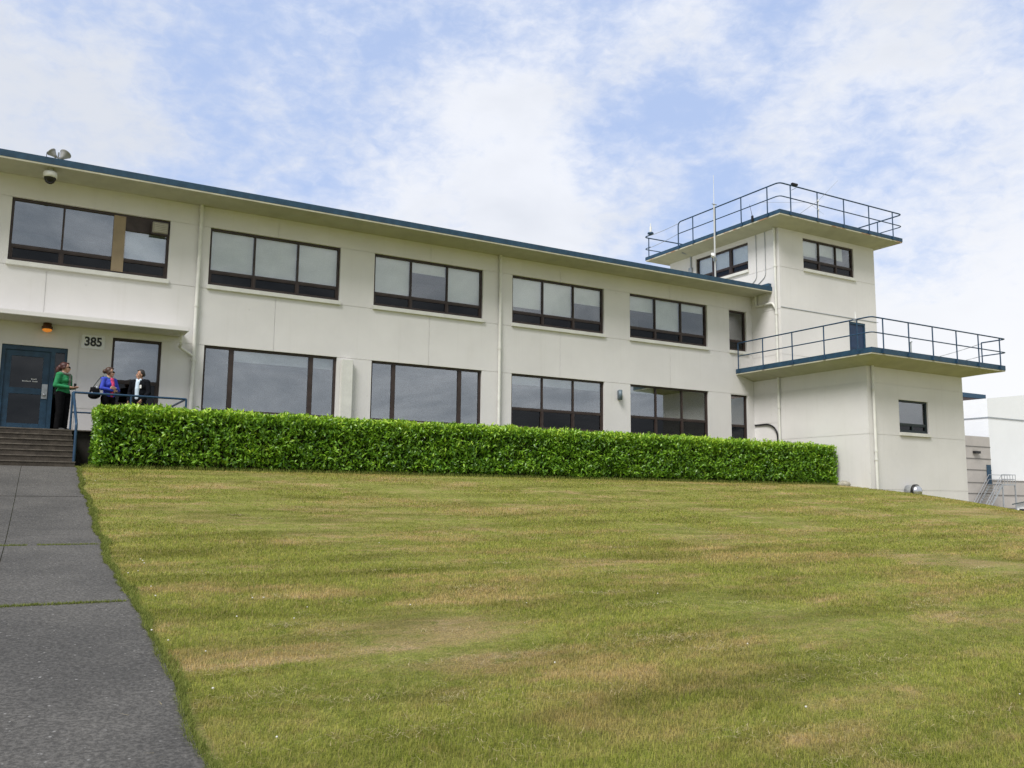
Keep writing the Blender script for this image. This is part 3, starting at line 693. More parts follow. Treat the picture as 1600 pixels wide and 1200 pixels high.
# ------------------------------------------------------------------ railings
def make_railings():
    g = empty('entrance_railing', 'blue pipe railing along the entrance landing and down the steps', 'railing')
    zt, zm, y = 2.40, 1.92, 23.36
    def part(name, pts, r, mat=M_rail, bend=0.06, n=10, parent=None):
        m = MB(); m.tube(bent(pts, bend) if len(pts) > 2 else pts, r, n); return m.build(name, mat, parent or g)
    part('handrail', [(1.345,21.56,0.60),(1.345,21.56,1.52),(1.345,23.30,zt-0.02),(1.345,23.36,zt-0.05)], 0.03)
    part('handrail', [(1.33,y,zt),(3.93,y,zt),(3.93,25.5,zt)], 0.027)
    part('mid_rail', [(1.33,y,zm),(3.93,y,zm),(3.93,25.5,zm)], 0.02)
    for x in (1.33, 2.63, 3.93): part('post', [(x,y,1.49),(x,y,zt)], 0.026)
    part('brace', [(3.93,25.45,zt-0.02),(3.93,y+0.9,zm)], 0.014)

    g = empty('balcony_railing', 'long blue pipe railing round the lower flat roof beside the tower', 'railing')
    xl, xr, yf, zb, zt = 25.26, 33.14, 19.18, 5.03, 6.25; zm = 5.72
    part('handrail', [(xl,25.45,zt),(xl,yf,zt),(xr,yf,zt),(xr,20.15,zt)], 0.026, bend=0.16)
    part('mid_rail', [(xl,25.45,zm),(xl,yf,zm),(xr,yf,zm),(xr,20.15,zm)], 0.022, bend=0.16)
    for yy in (25.45, 24.13, 22.66, 21.19, 19.76): part('post', [(xl,yy,zb),(xl,yy,zt)], 0.024)
    for xx in (25.86, 27.25, 28.60, 30.0, 31.35, 32.72): part('post', [(xx,yf,zb),(xx,yf,zt)], 0.024)
    part('post', [(xr,20.15,zb),(xr,20.15,zt)], 0.024)
    def bracket(*a):
        m = MB(); m.box(*a); m.build('bracket', M_rail, g)
    for yy in (24.13, 22.66, 21.19, 19.76): bracket(xl-0.03, xl+0.03, yy-0.05, yy+0.05, 5.03, 5.13)
    for xx in (25.86, 27.25, 28.60, 30.0, 31.35, 32.72): bracket(xx-0.05, xx+0.05, yf-0.03, yf+0.03, 5.03, 5.13)
    def chain(a, b, sag):
        a = Vector(a); b = Vector(b); return [a.lerp(b, t)-Vector((0,0,sag*4*t*(1-t))) for t in np.linspace(0,1,14)]
    part('chain', chain((xr,20.15,zt-0.03),(xr,24.9,5.75),0.10), 0.011, M_grey, 0, 6)
    part('chain', chain((xr,20.15,zm),(xr,24.9,5.40),0.06), 0.011, M_grey, 0, 6)

    g = empty('tower_railing', 'blue pipe railing round the top roof of the control tower', 'railing')
    xl, xr, yf, yb, zb, zt = 25.38, 32.85, 23.17, 31.42, 11.08, 12.30; zm = 11.77
    part('handrail', [(xl,29.08,11.1),(xl,29.08,zt),(xl,yf,zt),(xr,yf,zt),(xr,yb,zt),(xl-0.05,yb,zt-0.1),(xl-0.05,yb-0.45,zt-0.1)], 0.028, bend=0.2)
    part('mid_rail', [(xl,29.08,zm),(xl,yf,zm),(xr,yf,zm),(xr,yb,zm),(xl-0.05,yb,zm-0.15),(xl-0.05,yb-0.45,zm-0.15)], 0.022, bend=0.2)
    for yy in (28.12, 26.72, 25.22, 23.80): part('post', [(xl,yy,zb),(xl,yy,zt)], 0.025)
    for xx in (26.0, 27.53, 29.1, 30.66, 32.2): part('post', [(xx,yf,zb),(xx,yf,zt)], 0.025)
    for yy in (24.4, 27.5, 30.5): part('post', [(xr,yy,zb),(xr,yy,zt)], 0.025)
    for xx in (25.6, 29.0): part('post', [(xx,yb,zb),(xx,yb,zt-0.1)], 0.025)
    for yy in (29.08, 28.12, 26.72, 25.22, 23.80): bracket(xl-0.03, xl+0.03, yy-0.06, yy+0.06, 11.08, 11.2)
    for xx in (26.0, 27.53, 29.1, 30.66, 32.2): bracket(xx-0.06, xx+0.06, yf-0.03, yf+0.03, 11.08, 11.2)
    part('chain', chain((xl,29.08,zt-0.06),(xl,yb-0.4,zt-0.1),0.03), 0.012, M_grey, 0, 6)
    part('chain', chain((xl,29.08,zm),(xl,yb-0.4,zm-0.15),0.03), 0.012, M_grey, 0, 6)
make_railings()

# ------------------------------------------------------------------ fixtures
def text_mesh(s, size, extrude):
    cu = bpy.data.curves.new('digits', 'FONT'); cu.body = s; cu.size = size; cu.extrude = extrude; cu.align_x = 'CENTER'; cu.align_y = 'CENTER'; cu.offset = 0.011
    o = bpy.data.objects.new('digits', cu); COL.objects.link(o)
    dg = bpy.context.evaluated_depsgraph_get(); dg.update()
    me = bpy.data.meshes.new_from_object(o.evaluated_get(dg)); bpy.data.objects.remove(o); bpy.data.curves.remove(cu)
    return me
def make_fixtures():
    # number sign
    c = FAC.p(1.855, 0.0, 4.005)
    s = MB(); w, h, r = 0.285, 0.185, 0.04
    pts = []
    for (cx, cz, a0) in ((w-r,h-r,0),(-w+r,h-r,90),(-w+r,-h+r,180),(w-r,-h+r,270)):
        for k in range(5): a = R(a0+22.5*k); pts.append((cx+r*math.cos(a), cz+r*math.sin(a)))
    n = len(pts)
    s.add([c+Vector((x,-0.004,z)) for x,z in pts]+[c+Vector((x,-0.024,z)) for x,z in pts], [tuple(range(n)), tuple(range(n,2*n))]+[(i,(i+1)%n,n+(i+1)%n,n+i) for i in range(n)])
    root = tag(s.build('number_sign', simple('sign_plate', (0.74,0.75,0.78), 0.45, 0.03, 3)), 'pale number plate reading 385 on the wall beside the entrance door', 'sign')
    me = text_mesh('385', 0.33, 0.003)
    d = link('digits', me, root, simple('sign_digits', (0.030,0.033,0.038), 0.6, 0.1, 4))
    d.matrix_local = Matrix.Translation(c+Vector((0,-0.028,-0.002))) @ Matrix.Rotation(R(90),4,'X') @ Matrix.Diagonal((0.88,1.0,1,1))
    # amber porch light under the canopy
    root = empty('porch_light', 'lit amber porch light under the entrance canopy', 'light')
    p = Vector((0.74, 25.42, 4.20))
    b = MB(); b.lathe([(0.0,0.17),(0.10,0.17),(0.10,0.10),(0.13,0.08),(0.13,0.02),(0.105,0.0)], p, (0,0,1), 18); b.build('housing', simple('bronze_housing', (0.10,0.04,0.02), 0.5, 0.2, 6), root)
    b = MB(); b.ell(p+Vector((0,-0.01,0.0)), (0.115,0.115,0.065)); b.build('lens', emit_mat('amber_lens', (0.9,0.30,0.04), 0.42), root)
    # wall lamp between the lower windows
    root = empty('wall_lamp', 'slim grey-blue wall lamp between the two lower windows nearest the tower', 'lamp')
    b = MB(); FAC.box(b, 19.30, 19.45, 0.002, 0.03, 3.62, 3.92); b.build('back_plate', M_grey, root)
    b = MB(); b.lathe([(0.0,0.36),(0.075,0.36),(0.075,0.0),(0.06,0.0),(0.06,0.05),(0,0.05)], FAC.p(19.375,0.10,3.58), (0,0,1), 16); b.build('lamp_shade', simple('slate_blue_metal', (0.13,0.17,0.20), 0.45, 0.1, 4, 0.3), root)
    # dome camera under the eave
    root = empty('dome_camera', 'white dome security camera hanging under the eave above the left upper window', 'camera')
    p = Vector((0.51, 24.72, 8.04))
    b = MB(); b.lathe([(0.0,0.26),(0.05,0.26),(0.05,0.16),(0.15,0.15),(0.165,0.12),(0.165,0.0),(0.0,0.0)], p, (0,0,1), 22); b.build('housing', M_white, root)
    b = MB(); b.lathe([(0.145,-0.002),(0.135,-0.06),(0.10,-0.12),(0.05,-0.155),(0.0,-0.165)], p, (0,0,1), 22); b.build('dome', simple('smoked_dome', (0.01,0.01,0.012), 0.12, 0.1, 3), root)
    # twin floodlight on the roof edge
    root = empty('roof_floodlight', 'twin-headed grey floodlight standing on the blue roof edge at far left', 'floodlight')
    p = Vector((0.66, 24.62, 8.50))
    b = MB(); b.tube([p+Vector((0,0,-0.03)), p+Vector((0,0,0.22))], 0.02, 8); b.tube([p+Vector((-0.10,0,0.08)), p+Vector((0.10,0,0.08))], 0.018, 8); b.build('bracket', M_grey, root)
    def head(o, ax, s, nm='lamp_head'):
        b = MB(); b.lathe([(0.0,-0.13*s),(0.06*s,-0.12*s),(0.075*s,-0.04*s),(0.14*s,0.08*s),(0.175*s,0.16*s),(0.19*s,0.165*s),(0.19*s,0.19*s),(0.17*s,0.19*s),(0.15*s,0.165*s),(0.0,0.15*s)], o, ax, 20)
        return b.build(nm, simple('floodlight_enamel', (0.27,0.27,0.27), 0.5, 0.1, 4), root)
    head(p+Vector((0.10,-0.05,0.10)), (0.45,0.30,0.85), 0.75); head(p+Vector((-0.10,-0.03,0.12)), (-0.6,0.25,0.7), 0.62)
    b = MB(); b.tube(bent([p+Vector((-0.20,-0.05,0.20)), p+Vector((-0.27,-0.03,0.17)), p+Vector((-0.27,-0.03,-0.02))], 0.03), 0.008, 6); b.build('cable', M_black, root)
    # air conditioner in the upper left window
    root = empty('window_air_conditioner', 'boxy window air conditioner high in the left upper window', 'air conditioner')
    u0, u1, z0, z1 = 3.13, 3.54, 7.24, 7.55
    b = MB(); FAC.box(b, u0, u1, -0.12, 0.10, z0, z1); b.build('case', simple('ac_case', (0.30,0.28,0.23), 0.6, 0.1, 4), root, 0.012)
    b = MB(); FAC.box(b, u0-0.03, u1+0.03, 0.05, 0.075, z0-0.04, z0-0.005); FAC.box(b, u0-0.03, u0-0.005, 0.05, 0.075, z0-0.005, z1); b.build('trim', M_brown, root)
    b = MB()
    for k in range(5): FAC.box(b, u0+0.05, u1-0.03, 0.101, 0.112, z0+0.035+k*0.05, z0+0.065+k*0.05)
    b.build('grille', simple('ac_grille', (0.42,0.40,0.34), 0.6, 0.08, 4), root)
    # mast antenna standing on the main roof
    root = empty('mast_antenna', 'tall white whip antenna mast rising from the main roof edge in front of the tower', 'antenna')
    x, y = 23.33, 24.62
    b = MB(); b.tube([(x,y,8.45),(x,y,11.35)], 0.032, 10); b.build('mast', simple('mast_grey', (0.50,0.51,0.52), 0.5, 0.06, 4), root)
    b = MB(); b.tube([(x,y,11.3),(x,y,11.48)], 0.03, 8); b.tube([(x,y,11.48),(x,y,12.65)], [0.013,0.008], 6); b.build('whip', M_white, root)
    b = MB(); b.tube([(x-0.12,y-0.02,11.45),(x+0.12,y-0.02,11.45)], 0.02, 6); b.box(x-0.055,x+0.055,y-0.06,y+0.06,9.18,9.30); b.build('clamp', M_grey, root)
    b = MB(); b.lathe([(0.0,-0.06),(0.06,-0.05),(0.07,0.02),(0.10,0.06),(0.0,0.03)], (x-0.16,y-0.05,9.36), (-0.2,-0.8,0.5), 12); b.tube([(x,y,9.25),(x-0.16,y-0.04,9.32)], 0.015, 6); b.build('sensor_head', M_white, root)
    # floodlight on the tower rail
    root = empty('rail_floodlight', 'small black floodlight clamped to the corner of the tower top railing', 'floodlight')
    b = MB(); b.box(26.02, 26.34, 23.06, 23.17, 12.31, 12.39); b.build('lamp_head', M_black, root, 0.015)
    b = MB(); b.tube([(26.05,23.14,12.28),(26.10,23.10,12.38)], 0.025, 8); b.tube(bent([(26.3,23.1,12.36),(26.26,23.1,12.22),(26.05,23.16,12.1)],0.05), 0.008, 6); b.build('bracket', M_rail, root)
    # wire antenna with insulators on the tower rail
    root = empty('wire_antenna', 'thin slanting wire antenna with white insulators on a tower railing post', 'antenna')
    b = MB(); b.tube([(26.9,23.5,11.4),(27.55,23.12,11.95),(28.6,23.0,12.95)], [0.009,0.008,0.004], 6); b.tube([(25.9,24.6,12.0),(27.5,23.6,12.0),(29.6,24.6,12.15)], 0.005, 5); b.build('wire', M_grey, root)
    b = MB(); b.tube([(27.49,23.10,11.2),(27.49,23.10,12.0)], 0.012, 6)
    for z in (11.55, 11.9): b.lathe([(0,0),(0.035,0.01),(0.035,0.05),(0,0.06)], (27.47,23.10,z), (-0.3,-1,0), 8)
    b.build('insulator', M_white, root)
    # weather sensor at the far corner
    root = empty('weather_sensor', 'small white weather sensor on the far left corner of the tower railing', 'sensor')
    p = Vector((25.33, 30.95, 12.25))
    b = MB(); b.lathe([(0.0,0.10),(0.13,0.06),(0.15,0.0),(0.06,-0.04),(0.0,-0.05)], p, (0,0,1), 14); b.build('bracket', M_rail, root)
    b = MB(); b.tube([p+Vector((0,0,0.08)), p+Vector((0,0,0.34))], 0.05, 10); b.tube([p+Vector((0,0,0.34)), p+Vector((0,0,0.50))], 0.02, 8); b.build('sensor_body', M_white, root)
    # short whips
    root = empty('short_whip_antenna', 'short black whip antenna bolted to the tower roof edge', 'antenna')
    b = MB(); b.box(25.33,25.39,24.55,24.63,11.10,11.34); b.build('mount', M_black, root)
    b = MB(); b.tube([(25.36,24.59,11.33),(25.36,24.72,11.85)], [0.012,0.005], 6); b.build('whip', M_black, root)
    root = empty('vent_pipe', 'short galvanised vent pipe on the lower flat roof', 'vent pipe')
    b = MB(); b.tube([(29.35,20.6,5.18),(29.35,20.6,5.98)], 0.035, 10); b.build('pipe', M_steel, root)
    b = MB(); b.lathe([(0.07,0.0),(0.07,0.03),(0.0,0.05)], (29.35,20.6,5.97), (0,0,1), 12); b.build('cap', M_steel, root)
    root = empty('rail_whip_antenna', 'short white whip fixed to the balcony railing before the blue tower door', 'antenna')
    b = MB(); b.tube([(25.25,19.80,6.24),(25.25,19.80,6.52)], [0.03,0.014], 8); b.build('whip', M_white, root)
    b = MB(); b.box(25.20,25.30,19.75,19.85,6.19,6.27); b.build('clamp', M_grey, root)
    # round exhaust vent near the ground on the block front
    root = empty('exhaust_vent', 'round silver exhaust vent low on the block wall just above the grass', 'vent')
    p = Vector((28.22, YB, 0.36))
    b = MB(); b.lathe([(0.0,0.0),(0.22,0.0),(0.22,0.30),(0.20,0.33)], p, (0,-1,0), 24); b.build('duct', M_steel, root)
    b = MB(); b.lathe([(0.225,0.26),(0.245,0.27),(0.245,0.36),(0.225,0.37)], p, (0,-1,0), 24); b.build('collar', M_black, root)
    b = MB(); b.lathe([(0.215,0.34),(0.20,0.42),(0.14,0.48),(0.0,0.51)], p, (0,-1,0), 24); b.build('hood', simple('polished_metal', (0.55,0.56,0.60), 0.25, 0.05, 4, 0.8), root)
    # pale stone in the grass at the hedge end
    m = MB(); m.ell((25.75, 20.95, float(ground_z(25.75,20.95))+0.05), (0.26,0.2,0.14), 12, 8)
    for i, v in enumerate(m.v):
        q = Vector(v); m.v[i] = tuple(q + Vector((1,1,1))*0.05*mnoise.noise(q*6))
    tag(m.build('stone', simple('pale_stone', (0.33,0.31,0.25), 0.9, 0.25, 9)), 'pale rounded stone lying at the right end of the hedge', 'stone')
make_fixtures()
# ------------------------------------------------------------------ hedge
def quad_mesh(name, V, F, tone_per_face, mat, smooth=False, parent=None):
    me = bpy.data.meshes.new(name)
    nv, nf, k = len(V), len(F), F.shape[1]
    me.vertices.add(nv); me.vertices.foreach_set('co', V.astype(np.float32).ravel())
    me.loops.add(nf*k); me.loops.foreach_set('vertex_index', F.astype(np.int32).ravel())
    me.polygons.add(nf); me.polygons.foreach_set('loop_start', np.arange(0, nf*k, k, dtype=np.int32)); me.polygons.foreach_set('loop_total', np.full(nf, k, np.int32))
    if smooth: me.polygons.foreach_set('use_smooth', np.ones(nf, bool))
    me.update(calc_edges=True)
    a = me.attributes.new('tone', 'FLOAT', 'FACE'); a.data.foreach_set('value', tone_per_face.astype(np.float32))
    return link(name, me, parent, mat)
def fbm2(x, y, s, seed=0.0):
    return np.array([mnoise.fractal(Vector((a*s, b*s, seed)), 1.0, 2.0, 3) for a, b in zip(x, y)])
def make_hedge():
    root = empty('hedge', 'long clipped bright green laurel hedge in front of the lower windows', 'hedge')
    hx0, hx1, hy0, hy1 = 1.76, 26.02, 21.42, 23.02
    def base(x): return ground_z(x, 21.3)
    ztop = 1.95
    # leaf positions on front, top, two ends, (back sparse)
    P = []; Nn = []
    def face(n, fn): 
        p, nn = fn(n); P.append(p); Nn.append(np.broadcast_to(nn, p.shape))
    U = lambda n: rng.random(n)
    def dep(n, d): return d*U(n)**1.3
    def front(n):
        x = hx0+(hx1-hx0)*U(n); b = base(x); t = U(n)**0.92; z = b+0.05+(ztop-b-0.05)*t
        y = hy0 + dep(n, 0.30); return np.stack([x,y,z],1), np.array([0,-1,0.15])
    def top(n):
        x = hx0+(hx1-hx0)*U(n); y = hy0+(hy1-hy0)*U(n); z = ztop-dep(n, 0.25); return np.stack([x,y,z],1), np.array([0,0,1.0])
    def left(n):
        y = hy0+(hy1-hy0)*U(n); b = float(base(hx0)); z = b+0.05+(ztop-b-0.05)*U(n); x = hx0+dep(n,0.28); return np.stack([x,y,z],1), np.array([-1,0,0.15])
    def right(n):
        y = hy0+(hy1-hy0)*U(n); b = float(base(hx1)); z = b+0.05+(ztop-b-0.05)*U(n); x = hx1-dep(n,0.28); return np.stack([x,y,z],1), np.array([1,0,0.15])
    def back(n):
        p, _ = front(n); p[:,1] = hy1-(p[:,1]-hy0); return p, np.array([0,1,0.15])
    face(40000, front); face(26000, top); face(3600, left); face(3600, right); face(8000, back)
    def sprigs(n):
        x = hx0+(hx1-hx0)*U(n); y = hy0+0.05+(hy1-hy0-0.1)*U(n); c = fbm2(x, y, 2.2, 5.0); z = ztop+0.01+np.maximum(c,0)*0.16*U(n)+0.03*U(n)
        return np.stack([x,y,z],1), np.array([0,-0.3,0.8])
    face(6500, sprigs)
    P = np.concatenate(P); Nn = np.concatenate(Nn).astype(float)
    # clipped but uneven surface
    lump = fbm2(P[:,0], P[:,2]+P[:,1]*0.7, 1.3, 1.0); lump2 = fbm2(P[:,0]+P[:,1], P[:,2], 4.0, 9.0)
    P += Nn*(0.075*lump+0.045*lump2)[:,None]
    # undercut near the ground
    hgt = (P[:,2]-base(P[:,0]))/1.4
    P[:,1] += np.where(Nn[:,1] < -0.5, 0.20*np.clip(0.16-hgt,0,1)/0.16, 0)
    n = len(P)
    keep = ~((lump2 < -0.28) & (rng.random(n) < 0.75) & (np.abs(Nn[:,2]) < 0.5)); P, Nn, lump, hgt = P[keep], Nn[keep], lump[keep], hgt[keep]; n = len(P)
    # orientation: leaf axis points outward-up, normal random about outward
    ax = Nn*0.55 + rng.normal(0, 0.55, (n,3)) + np.array([0,0,0.42]); ax /= np.linalg.norm(ax, axis=1)[:,None]
    up = Nn*0.5 + np.array([0,0,0.55]) + rng.normal(0,0.45,(n,3))
    sd = np.cross(up, ax); sd /= np.linalg.norm(sd,axis=1)[:,None]+1e-9
    nr = np.cross(ax, sd)
    L = (0.095+0.065*rng.random(n))[:,None]; Wd = L*0.19
    droop = (0.10+0.15*rng.random(n))[:,None]
    b0 = P - ax*L*0.5
    mid = P + nr*L*0.04
    v = np.stack([b0, mid-sd*Wd+nr*Wd*0.35, mid, mid+sd*Wd+nr*Wd*0.35, P+ax*L*0.5-nr*L*droop], 1)   # base,left,mid,right,tip
    V = v.reshape(-1,3); k = np.arange(n)[:,None]*5
    F = np.concatenate([k+np.array([[0,2,1]]), k+np.array([[0,3,2]]), k+np.array([[1,2,4]]), k+np.array([[2,3,4]])], 1).reshape(-1,3)
    young = np.clip((hgt-0.80)/0.22, 0, 1)**1.2                      # fresh growth at the clipped top
    patch = fbm2(P[:,0], P[:,2]*1.3, 1.1, 4.0)
    tone = np.clip(0.33+0.21*rng.normal(size=n)+0.24*patch+0.42*young, 0, 1)
    quad_mesh('foliage', V, F, np.repeat(tone, 4), M_leaf, False, root)
    # woody core and stems behind the leaves
    c = MB()
    xs = np.linspace(hx0+0.26, hx1-0.26, 50)
    vs = []; 
    for x in xs:
        b = float(base(x)); vs += [(x,hy0+0.34,b-0.05),(x,hy1-0.25,b-0.05),(x,hy1-0.25,ztop-0.22),(x,hy0+0.27,ztop-0.22)]
    fs = [(0,1,2,3), tuple(len(vs)-4+i for i in range(4))]
    for i in range(len(xs)-1):
        for j in range(4): fs.append((4*i+j, 4*i+(j+1)%4, 4*i+4+(j+1)%4, 4*i+4+j))
    c.add(vs, fs); c.build('woody_core', M_twig, root)
    s = MB()
    for i in range(150):
        x = hx0+0.2+(hx1-hx0-0.4)*random.random(); y = hy0+0.25+0.9*random.random(); b = float(base(x))
        s.tube([(x,y,b-0.03),(x+random.uniform(-.08,.08),y+random.uniform(-.08,.02),b+0.3),(x+random.uniform(-.15,.15),y+random.uniform(-.15,.05),b+0.6)], [0.022,0.016,0.01], 6)
    st = s.build('stems', M_twig, root); st['kind'] = 'stuff'
make_hedge()

# ------------------------------------------------------------------ grass blades (stuff)
def blades(name, P, h, w, lean, tone, mat, label, lay=None):
    n = len(P); th = rng.random(n)*2*np.pi
    sd = np.stack([np.cos(th), np.sin(th), np.zeros(n)],1); fw = np.stack([-np.sin(th), np.cos(th), np.zeros(n)],1)
    if lay is not None: fw = fw*0.6 + lay
    tip = P + fw*(h*lean)[:,None] + np.array([0,0,1.0])*(h*np.sqrt(np.clip(1-lean**2*0.6,0.1,1)))[:,None]
    mid = P + fw*(h*lean*0.35)[:,None] + np.array([0,0,1.0])*(h*0.55)[:,None]
    a = P - sd*w[:,None]/2; b = P + sd*w[:,None]/2
    c = mid - sd*w[:,None]*0.36; d = mid + sd*w[:,None]*0.36
    V = np.stack([a,b,c,d,tip],1).reshape(-1,3); k = np.arange(n)[:,None]*5
    F = np.concatenate([k+np.array([[0,1,3]]), k+np.array([[0,3,2]]), k+np.array([[2,3,4]])],1).reshape(-1,3)
    o = quad_mesh(name, V, F, np.repeat(tone,3), mat)
    tag(o, label, None, None, 'stuff'); return o
def make_grass():
    # sample points in the lawn with density falling with distance from where the lawn is walked
    N = 1000000
    d = np.exp(rng.uniform(np.log(1.9), np.log(42), N)); ang = rng.uniform(R(-4), R(66), N)
    x = d*np.sin(ang); y = d*np.cos(ang)
    edge = 1.40 - 0.0285*(21.3-y) + 0.02
    ok = (x > edge+0.03) & (y < 21.55) & ~((x > 26.1) & (y > YB-0.02))
    x, y, d = x[ok], y[ok], d[ok]
    z = ground_z(x, y); P = np.stack([x,y,z-0.004],1); n = len(P)
    sc = np.clip(d/5.0, 0.75, 5)
    h = (0.018+0.024*rng.random(n)**1.6)*(1+0.12*np.clip(sc-1,0,2)); w = 0.0034*sc*(0.7+0.6*rng.random(n))
    lean = rng.uniform(0.15, 0.95, n); tone = rng.random(n)
    blades('grass', P, h, w, lean, tone, M_blade, 'short mown grass blades of the lawn')
    # unmown green fringe along the path and beneath the hedge
    n = 22000
    y = rng.uniform(1.5, 21.4, n); wide = 0.03+0.11*np.clip(np.array([mnoise.noise(Vector((q*1.1, 0, 7))) for q in y])+0.35, 0.05, 1)
    x = 1.40-0.0285*(21.3-y) - 0.03 + np.array([wob(q) for q in y]) + wide*rng.random(n)**1.4
    P = np.stack([x,y,ground_z(x,y)+0.0],1)
    d = np.hypot(x,y); sc = np.clip(d/6,0.8,3)
    blades('edge_grass', P, 0.025+0.045*rng.random(n), 0.0045*sc, rng.uniform(0.3,1.0,n), rng.random(n), M_edge, 'longer dark green grass overhanging the edge of the path')
    n = 9000
    x = rng.uniform(1.5, 26, n); y = 21.28+0.30*rng.random(n)
    P = np.stack([x,y,ground_z(x,y)],1)
    blades('hedge_foot_grass', P, 0.05+0.09*rng.random(n), np.full(n,0.012), rng.uniform(0.2,0.8,n), rng.random(n), M_edge, 'unmown grass growing along the foot of the hedge')
    # grass in the path joints
    pts = []
    for jy in (12.0, 8.12, 4.05):
        k = int(5200/(1+0.10*jy))
        xx = rng.uniform(-1.0, 1.0, k)
        dens = np.array([mnoise.noise(Vector((q*2.2, jy, 1))) for q in xx]) > (0.35 if jy < 5 else -0.25)
        xx = xx[dens]; mid = path_edge(jy)-0.05
        pts.append(np.stack([np.clip(xx+mid-1.0, -2, 1.38), jy+rng.normal(0,0.022,len(xx)), np.full(len(xx), float(ground_z(0.5,jy))+0.005)],1))
    P = np.concatenate(pts); n = len(P)
    blades('joint_grass', P, 0.02+0.025*rng.random(n), np.full(n,0.007), rng.uniform(0.2,1.0,n), rng.random(n)*0.7, M_edge, 'green grass and moss growing in the path joints')
    # clover heads and fallen bits
    m = MB()
    for i in range(36):
        if i < 18:
            yy = random.uniform(3.5, 20); xx = float(path_edge(yy))+random.uniform(0.02,0.35)
        else:
            dd = math.exp(random.uniform(math.log(4), math.log(16))); an = R(random.uniform(12,62)); xx, yy = dd*math.sin(an), dd*math.cos(an)
            if xx < path_edge(yy)+0.1: continue
        zz = float(ground_z(xx,yy))+0.045; r = random.uniform(0.005,0.008)
        m.ell((xx,yy,zz), (r,r,r*0.9), 7, 5)
    tag(m.build('clover_flowers', simple('clover_white', (0.62,0.60,0.52), 0.8, 0.1, 30)), 'tiny white clover flowers scattered in the grass', None, None, 'stuff')
    # dry straw clippings lying in tufts on the mown lawn
    pts = []
    for i in range(90):
        dd = math.exp(random.uniform(math.log(3.2), math.log(18))); an = R(random.uniform(8,64)); cx, cy = dd*math.sin(an), dd*math.cos(an)
        if cx < path_edge(cy)+0.25 or cy > 21: continue
        k = random.randint(25, 90); rx, ry = random.uniform(.08,.30), random.uniform(.03,.10)
        pts.append(np.stack([cx+rng.normal(0,rx,k), cy+rng.normal(0,ry,k)],1))
    q = np.concatenate(pts); P = np.stack([q[:,0],q[:,1],ground_z(q[:,0],q[:,1])+0.028],1); n = len(P)
    th = rng.random(n)*2*np.pi; l = 0.03+0.05*rng.random(n); dr = np.stack([np.cos(th),np.sin(th),rng.normal(0,.2,n)],1)*l[:,None]
    sd = np.stack([-np.sin(th),np.cos(th),np.zeros(n)],1)*0.0028*np.clip(np.hypot(q[:,0],q[:,1])/5,1,3)[:,None]
    V = np.stack([P-dr/2-sd/2, P-dr/2+sd/2, P+dr/2],1).reshape(-1,3); F = np.arange(3*n).reshape(-1,3)
    tag(quad_mesh('straw_clippings', V, F, rng.random(n), simple('dry_straw', (0.40,0.33,0.18), 0.9, 0.2, 20)), 'dry straw coloured clippings lying on the lawn', None, None, 'stuff')
make_grass()

